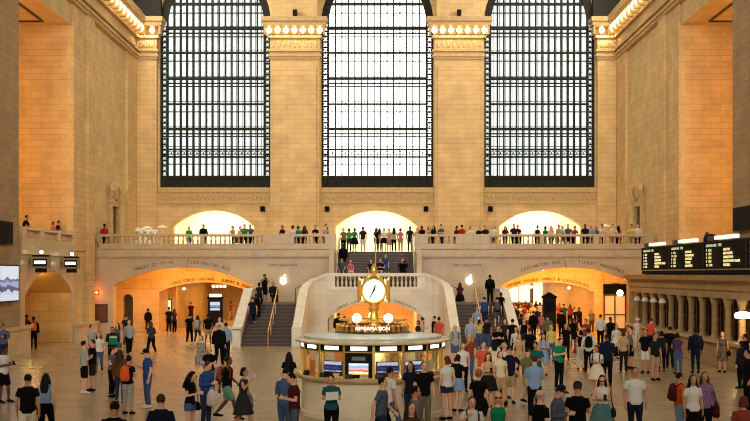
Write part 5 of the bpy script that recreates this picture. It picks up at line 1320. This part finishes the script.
rows('''
# ---- right foreground crowd
478.5 369.5 f 175 down stand tee:black skirt:black curly:red l | with curly red hair from behind
488 352.5 f 0 phone stand tank:tan skirt:charcoal long:brown l +phone | in tan top and dark skirt
500.5 351 f 15 down stand blouse:cream shorts:tan bob:darkred l | beside the capped man
509.5 348 m 5 hips stand shirt:navy shorts:khaki cap:navy l | in navy cap, hands on hips
504 343.5 m 30 down stand tee:white jeans:slate hat:tan l | in brimmed hat behind the capped man
527 347.5 m 30 down walk polo:olive shorts:khaki cap:charcoal l | in dark cap and olive polo
536 341.5 m -20 phone stand tee:teal jeans:dark_denim short:black t | in teal behind the olive polo
543.5 333.5 f -10 phone stand dress:light_blue - long:brown l | in pale blue summer dress
534.5 356 m 175 cross stand shirt:light_blue trousers:black short:brown l | seen from behind in blue dress shirt
540 390 m 120 down stand tee:black trousers:black bald:grey l | bald man in black at the bottom
472 397 m 5 strap stand tee:white jeans:slate short:black l +backpack:dark_grey h=1.6 | dark-haired boy at the bottom
498 394 f -5 down stand tank:green jeans:denim long:blond l | blonde with sunglasses at the bottom
557 385 m 60 phone stand shirt:slate jeans:navy cap:navy l | in navy cap at the bottom
577.5 384 m 165 phone1 stand tee:black jeans:dark_denim cap:black t +phone:white | with raised white phone
559 337.5 m 30 phone stand tee:green trousers:black short:brown l | in bright green shirt
566 324 f -15 down stand tee:black trousers:black long:brown l | behind the green shirt
581 330 f 170 down stand tank:black trousers:white bob:black t +handbag:red | in black top with red bag
588.5 329 m 170 down stand shirt:white trousers:black hat:black l +backpack:black | in black hat, seen from behind
597 345 f -30 phone stand blouse:white skirt:cream pony:black t +backpack:navy | ponytailed with navy backpack
607 334 m 170 phone stand jacket:navy trousers:black short:black d h=1.85 | large in navy jacket
602 374.5 f -10 phone stand tank:white skirt:teal_plaid long:black l +handbag:navy +phone | in plaid skirt with sunglasses
635 367.5 m 0 down stand tee:white jeans:navy short:black t | standing alone facing the camera
600.5 314.5 m 178 down stand shirt:white trousers:black short:black l | white back in the crowd
570 304.5 f -20 down stand tee:rust trousers:black long:brown d | silhouetted in the right passage mouth
574.5 307 m 60 down walk tee:black jeans:dark_denim short:black l | second silhouette in the passage mouth
579.5 303.5 m -60 swing walk jacket:black trousers:black short:black d Y=68 | tall silhouette in the passage mouth
591.5 306 f 10 down stand tee:olive trousers:brown bob:brown t Y=68 | by the golden wall right
616 323.5 f 15 down walk gown:white - long:brown l | in flowing white gown
630.5 327 m -70 reach stand tank:grey shorts:navy short:black l +bag:black | reaching left with a black bag
637.5 318 f 10 down stand blouse:white trousers:cream hat:cream l | in pale hat near the ticket columns
645.5 329.5 m -30 down stand tee:black shorts:white short:black t +backpack:black | black shirt, white shorts
651 318 m 150 down stand tee:coral jeans:navy short:brown l | in coral by the first ticket columns
661.5 331 f 175 down stand tee:charcoal leggings:black bob:black t +handbag:red | with red bag at the ticket ledge
678 332.5 f 175 lean stand blouse:purple jeans:denim bob:black t | in purple at the ticket ledge
695.5 328 m 178 down stand jacket:navy jeans:navy short:black d +backpack:navy h=1.82 | tall in navy at the ticket ledge
722.5 331.5 f -40 down stand dress:floral - bun:brown l +handbag:black | in floral dress leaning by the ledge
745 334 m -120 down stand jacket:black trousers:black short:black t | dark, at the lit ticket window
748 350 m -90 down stand jacket:black trousers:black short:black t | at the right edge, dark suit
741.5 341 f -150 down stand jacket:charcoal trousers:black bob:black l | third dark figure at right edge
679.5 372.5 m 100 down stand tee:orange jeans:light_blue short:black t +backpack:maroon h=1.62 | boy facing right
693 375 f 5 down stand tee:white trousers:black long:black t | close beside the purple plaid shirt
704.5 373.5 f -5 down stand shirt:purple_plaid trousers:black long:brown t +tote:maroon | with bag, posing
743.5 396 f 160 down stand tee:rust jeans:denim bob:darkred l | red-haired at the lower right corner
463 343 f 0 down stand blouse:white leggings:black bob:black l | behind the rust shirt
483.5 342 m 5 down stand tee:coral shorts:white short:brown l | left of the tan top
494.5 339 f 175 phone stand tee:cream jeans:denim long:black l | between stair and navy cap
519 334 f 5 down stand tank:tan shorts:tan bob:red l | in tan top amid the crowd
516 327 f -10 down stand blouse:white miniskirt:navy long:black l | in white amid the dark shirts
530 327.5 m 175 down stand tee:black shorts:black short:brown t | back turned amid the crowd
551 325 f -20 down stand tee:yellow jeans:denim bob:blond l | pale yellow shirt behind the green one
573 318 f 10 down stand tee:black skirt:black bob:black d | in the crowd right of the kiosk
623.5 331 f 160 down stand tee:tan trousers:charcoal bob:brown t | between white gown and grey top
610.5 317 m 20 down stand tee:black trousers:black short:black d | by the dark doors
586 318.5 f -30 phone stand tee:rust jeans:slate bob:black l | by the white back
655 333.5 m 20 down stand tee:charcoal shorts:khaki short:brown t | between white shorts and red bag
670 326.5 m 170 down stand tee:black trousers:charcoal short:black t | far side of the ticket ledge
519.5 312 m 30 down walk tee:rust trousers:black short:black t | at the right stair corner
527.5 309.5 f -10 down walk blouse:cream skirt:brown bob:black l | pale blouse deep in crowd
''', on_floor)
# crowd inside the right passage
PC = ['maroon', 'tan', 'black', 'cream', 'rust', 'brown', 'yellow', 'charcoal', 'white', 'pink', 'dark grey', 'red', 'olive', 'navy', 'light grey', 'coral', 'teal', 'purple']
BC = ['black', 'brown', 'denim', 'navy', 'khaki', 'dark grey']
k_ = 0
for (px, Y) in ((507, 71), (511.5, 74), (516, 70.5), (520.5, 76), (525, 72.5), (528.5, 79), (533, 75), (537.5, 71), (540, 80), (512.5, 82), (519, 86), (525.5, 87), (531, 84), (536, 88), (553.5, 84), (559, 80), (564, 76), (508.5, 78)):
    sex = 'f' if k_ % 2 else 'm'
    person(WX(px, Y), Y, 0, sex, (170, 10, 150, -20, 180, 30)[k_ % 6], ('down', 'phone', 'down', 'swing')[k_ % 4], 'walk' if k_ % 3 else 'stand', 'tee:'+PC[k_], 'trousers:'+BC[k_ % 6], ('short', 'long', 'short', 'bob')[k_ % 4]+':'+('black', 'brown', 'blond', 'black')[k_ % 4 if k_ % 4 < 4 else 0], 'ltd'[k_ % 3], 'in the crowd inside the right passage', (), None, 'crowd inside the right passage', False)
    k_ += 1

# ---- stairs
def on_stairs(t_, tail):
    x, Y, z, sex, face, arms, legs, top, bot, hair, skin = t_[:11]; Y = float(Y)
    person(WX(float(x), Y), Y, float(z), sex, float(face), arms, legs, top, bot, hair, skin, tail, [q[1:] for q in t_[11:] if q[0] == '+'], None, 'people on the stairs', False)
rows('''
264.5 61.0 2.2 m 10 photo stand tee:black shorts:black cap:black t +camera | photographing from the left stair landing
255.5 58.2 1.1 m 160 down climb jacket:black trousers:black short:black d +backpack:black | climbing at the left stair parapet
259 59.9 1.83 f 170 down climb tee:charcoal trousers:black bob:black t | near the top of the left stair
252.5 57.5 0.92 m 175 down climb tee:navy jeans:dark_denim short:brown l | lower figure at the left stair parapet
273 60.6 2.2 m 20 sit sit jacket:charcoal trousers:black short:black t | seated on the left landing edge
460 59.9 1.83 f 178 down climb tee:maroon skirt:black long:brown l | climbing alone on the right stair
490 60.6 2.2 m 170 down stand jacket:black trousers:black short:black d +backpack:black | on the right landing, tall and dark
484.5 57.6 0.92 m 178 down climb tee:blue jeans:dark_denim short:black l | in blue climbing the right stair
497 57.4 0.92 m 175 down climb tee:charcoal shorts:slate short:black l +backpack:slate | with backpack on the right stair
501 58.4 1.28 f 175 down climb tee:black trousers:black bob:brown t | beside the right stair parapet
477 56.2 0.37 m 170 down climb tee:light_blue shorts:khaki short:grey l | low on the right stair
343 65.9 4.22 m 175 down climb jacket:black jeans:navy short:black d +backpack:black | climbing the upper stair at its left rail
341.5 64.45 3.67 m 0 sit sit tee:slate jeans:slate short:brown l | seated low at left on the upper stair
350.5 64.45 3.67 f 5 sit sit blouse:pink shorts:white bob:black l | seated beside the left sitter
371 64.45 3.67 f 0 sit sit tee:charcoal jeans:navy long:brown l | seated above the clock finial
380.5 64.45 3.67 m -10 phone sit tee:navy shorts:khaki short:red l | seated right of the clock finial
385.5 65.15 4.03 f 10 sit sit tee:blue jeans:denim bob:darkred l | seated behind the red-haired sitter
402.5 64.45 3.67 m 5 photo sit jacket:black trousers:black short:brown l +camera | seated photographing from the upper stair
''', on_stairs)

# ---- people on the east balcony
def on_balcony(t_, tail):
    x, dy, sex, face, arms, top, bot, hair, skin = t_[:9]; Y = YB+float(dy)
    person(WX(float(x), Y), Y, ZB, sex, float(face), arms, 'stand', top, bot, hair, skin, tail, [q[1:] for q in t_[9:] if q[0] == '+'], None, 'people on the east balcony', False)
rows('''
104.5 1.0 m 170 down tee:red trousers:black short:black d | back to the rail at the far left
189 2.2 f 10 down tee:bright_green jeans:denim bob:brown l | before the left glowing niche
203 1.2 m 20 lean jacket:black trousers:black short:black t | alone before the left glowing niche
234 0.9 f -30 lean blouse:tan jeans:denim bob:black l | leaning under the niche's right end
239.5 0.9 f 30 lean blouse:cream skirt:brown bob:brown l | pale blouse under the left niche
244.5 0.9 m 10 lean tee:bright_green jeans:navy short:brown l | in green under the left niche
251.5 0.9 m -20 lean tee:slate trousers:black short:black t | at the left niche's right edge
282.5 1.0 f -30 phone tee:charcoal trousers:black bob:black t +phone | above the left inscription
293 1.0 f 150 down blouse:white jeans:denim bob:black l | in white beside green top
298 1.1 f -160 down tee:green trousers:navy bob:brown l | in dark green left of the stair
304 0.9 f 20 lean tee:maroon trousers:black long:black d | in maroon at the short balustrade
315.5 0.9 f -10 phone tee:black trousers:black bun:black l | at the short balustrade, dark
324 0.9 m 60 lean tee:light_grey jeans:slate short:black l | bending over the short balustrade
328.5 0.9 f -50 lean tee:charcoal jeans:navy bob:brown t | nearest the upper stair, left side
343.5 4.6 f 10 down tee:olive trousers:black bob:brown l | at the stair head, far left
349 4.3 f 170 down tank:bright_green jeans:dark_denim bob:black d | in green at the stair head
354.5 4.4 f -20 down tee:green skirt:black bob:black d | second in green at the stair head
363 5.0 m 175 down tee:charcoal shorts:white short:black t | white shorts at the stair head
376.5 4.4 f 150 down tee:black leggings:black long:brown l | striding pose at the stair head
379.5 4.6 f 170 down blouse:light_grey leggings:olive long:brown l | long-haired at the stair head centre
384 4.7 f -10 down blouse:white miniskirt:black bob:black l | in short skirt at the stair head
389 4.6 f 10 down tank:tan shorts:tan bob:black l | in tan at the stair head
394 4.5 f 175 down blouse:light_grey leggings:black long:black t | in black leggings at the stair head
400.5 4.5 f 165 down tee:pink jeans:khaki bob:brown l | in pink at the stair head
410 4.4 m 178 down tee:charcoal jeans:dark_denim short:black d | tall at the stair head's right
417 4.0 f -30 down tank:tan trousers:tan bob:brown l | just right of the stair head
422 1.2 f 10 down tee:black trousers:black bob:black d | right of the stair, dark-haired
429 1.2 f 20 photo blouse:tan trousers:grey long:brown l | raising hands right of the stair
433.5 1.1 f -40 down tee:black trousers:charcoal long:black t | close beside the raised hands
441.5 0.9 m -50 phone tee:slate jeans:dark_denim short:black l +phone | reading a phone at the rail
455 1.0 f 120 lean tee:maroon trousers:black bob:brown l | facing right at the rail
462 2.3 m 150 down tee:red trousers:black short:black t | in red above the solid parapet
471 2.2 f 30 down tee:white trousers:black bob:black l | first of three above the solid parapet
479 2.2 f -30 down tee:black jeans:navy bob:brown l | second of three above the solid parapet
485.5 2.3 m 20 down tee:charcoal trousers:black short:black l | third of three above the solid parapet
494 0.9 f -20 down tee:white jeans:denim bob:black l | in white right of the solid parapet
505 1.0 f 0 lean tee:maroon jeans:denim long:brown l | in maroon at the right niche
514 1.1 m 10 down tee:charcoal trousers:black short:brown l | left part of the right niche
519 0.9 m -40 lean tee:black trousers:black short:black t | leaning in the right niche
537.5 1.3 f 170 down tank:charcoal trousers:black bun:black l | slim in the right niche
544 1.0 f 30 lean tee:green trousers:black bob:black d | in green in the right niche
551 1.0 f -170 down blouse:cream jeans:denim long:blond l | blonde in the right niche
557 0.9 m 40 lean tee:tan shorts:khaki short:black l | in tan in the right niche
568 1.4 m -5 down tee:slate trousers:black short:brown l | tall at the right niche's end
563 0.9 f -30 lean tee:light_grey jeans:slate bob:black l | low left of the tall man
573.5 0.9 f 30 lean tee:rust trousers:black bob:brown t | low right of the tall man
585.5 1.0 m -20 lean tee:navy trousers:black short:black d | right of the right niche, navy
591 0.9 f 10 lean tee:light_blue jeans:denim bob:black l | in pale blue right of the niche
596 1.0 f -20 down tee:slate jeans:denim bob:black t | with dark hair beside pale blue
600.5 0.9 m 30 lean tee:white trousers:black short:black t | bending in white by the parasol lamp
612 1.0 m 20 lean tee:cream shorts:tan short:black l | in cream right of the parasol lamp
618.5 1.0 f 175 down tee:pink trousers:black long:black l | very long black hair at the rail
632.5 1.0 m -40 lean tee:yellow shorts:khaki short:black t | in yellow at the right end
637.5 1.1 m -20 down shirt:white trousers:black short:black l | at the right end of the rail
''', on_balcony)
# people behind the bay balustrade on the left wall
for (px, sex, top, tail, a_) in ((51.5, 'f', 'tee:pink', 'leaning on the left bay balustrade', 80), (56.2, 'm', 'tee:charcoal', 'at the far end of the left bay balustrade', 100), (24.0, 'm', 'tee:black', 'mostly hidden behind the left bay balustrade', 90)):
    Y = 18.95*F/(CX-px); person(-18.8, Y, 5.4, sex, a_, 'lean', 'stand', top, 'trousers:black', 'short:black' if sex == 'm' else 'bob:black', 't', tail, (), None, 'people in the left bay', False)
for lab, os_ in LABELS.items():
    if len(os_) > 1: print('DUPLICATE LABEL', lab, len(os_))
    if len(lab.split()) > 16: print('LONG LABEL', len(lab.split()), lab)
bpy.data.scenes.remove(TMP)
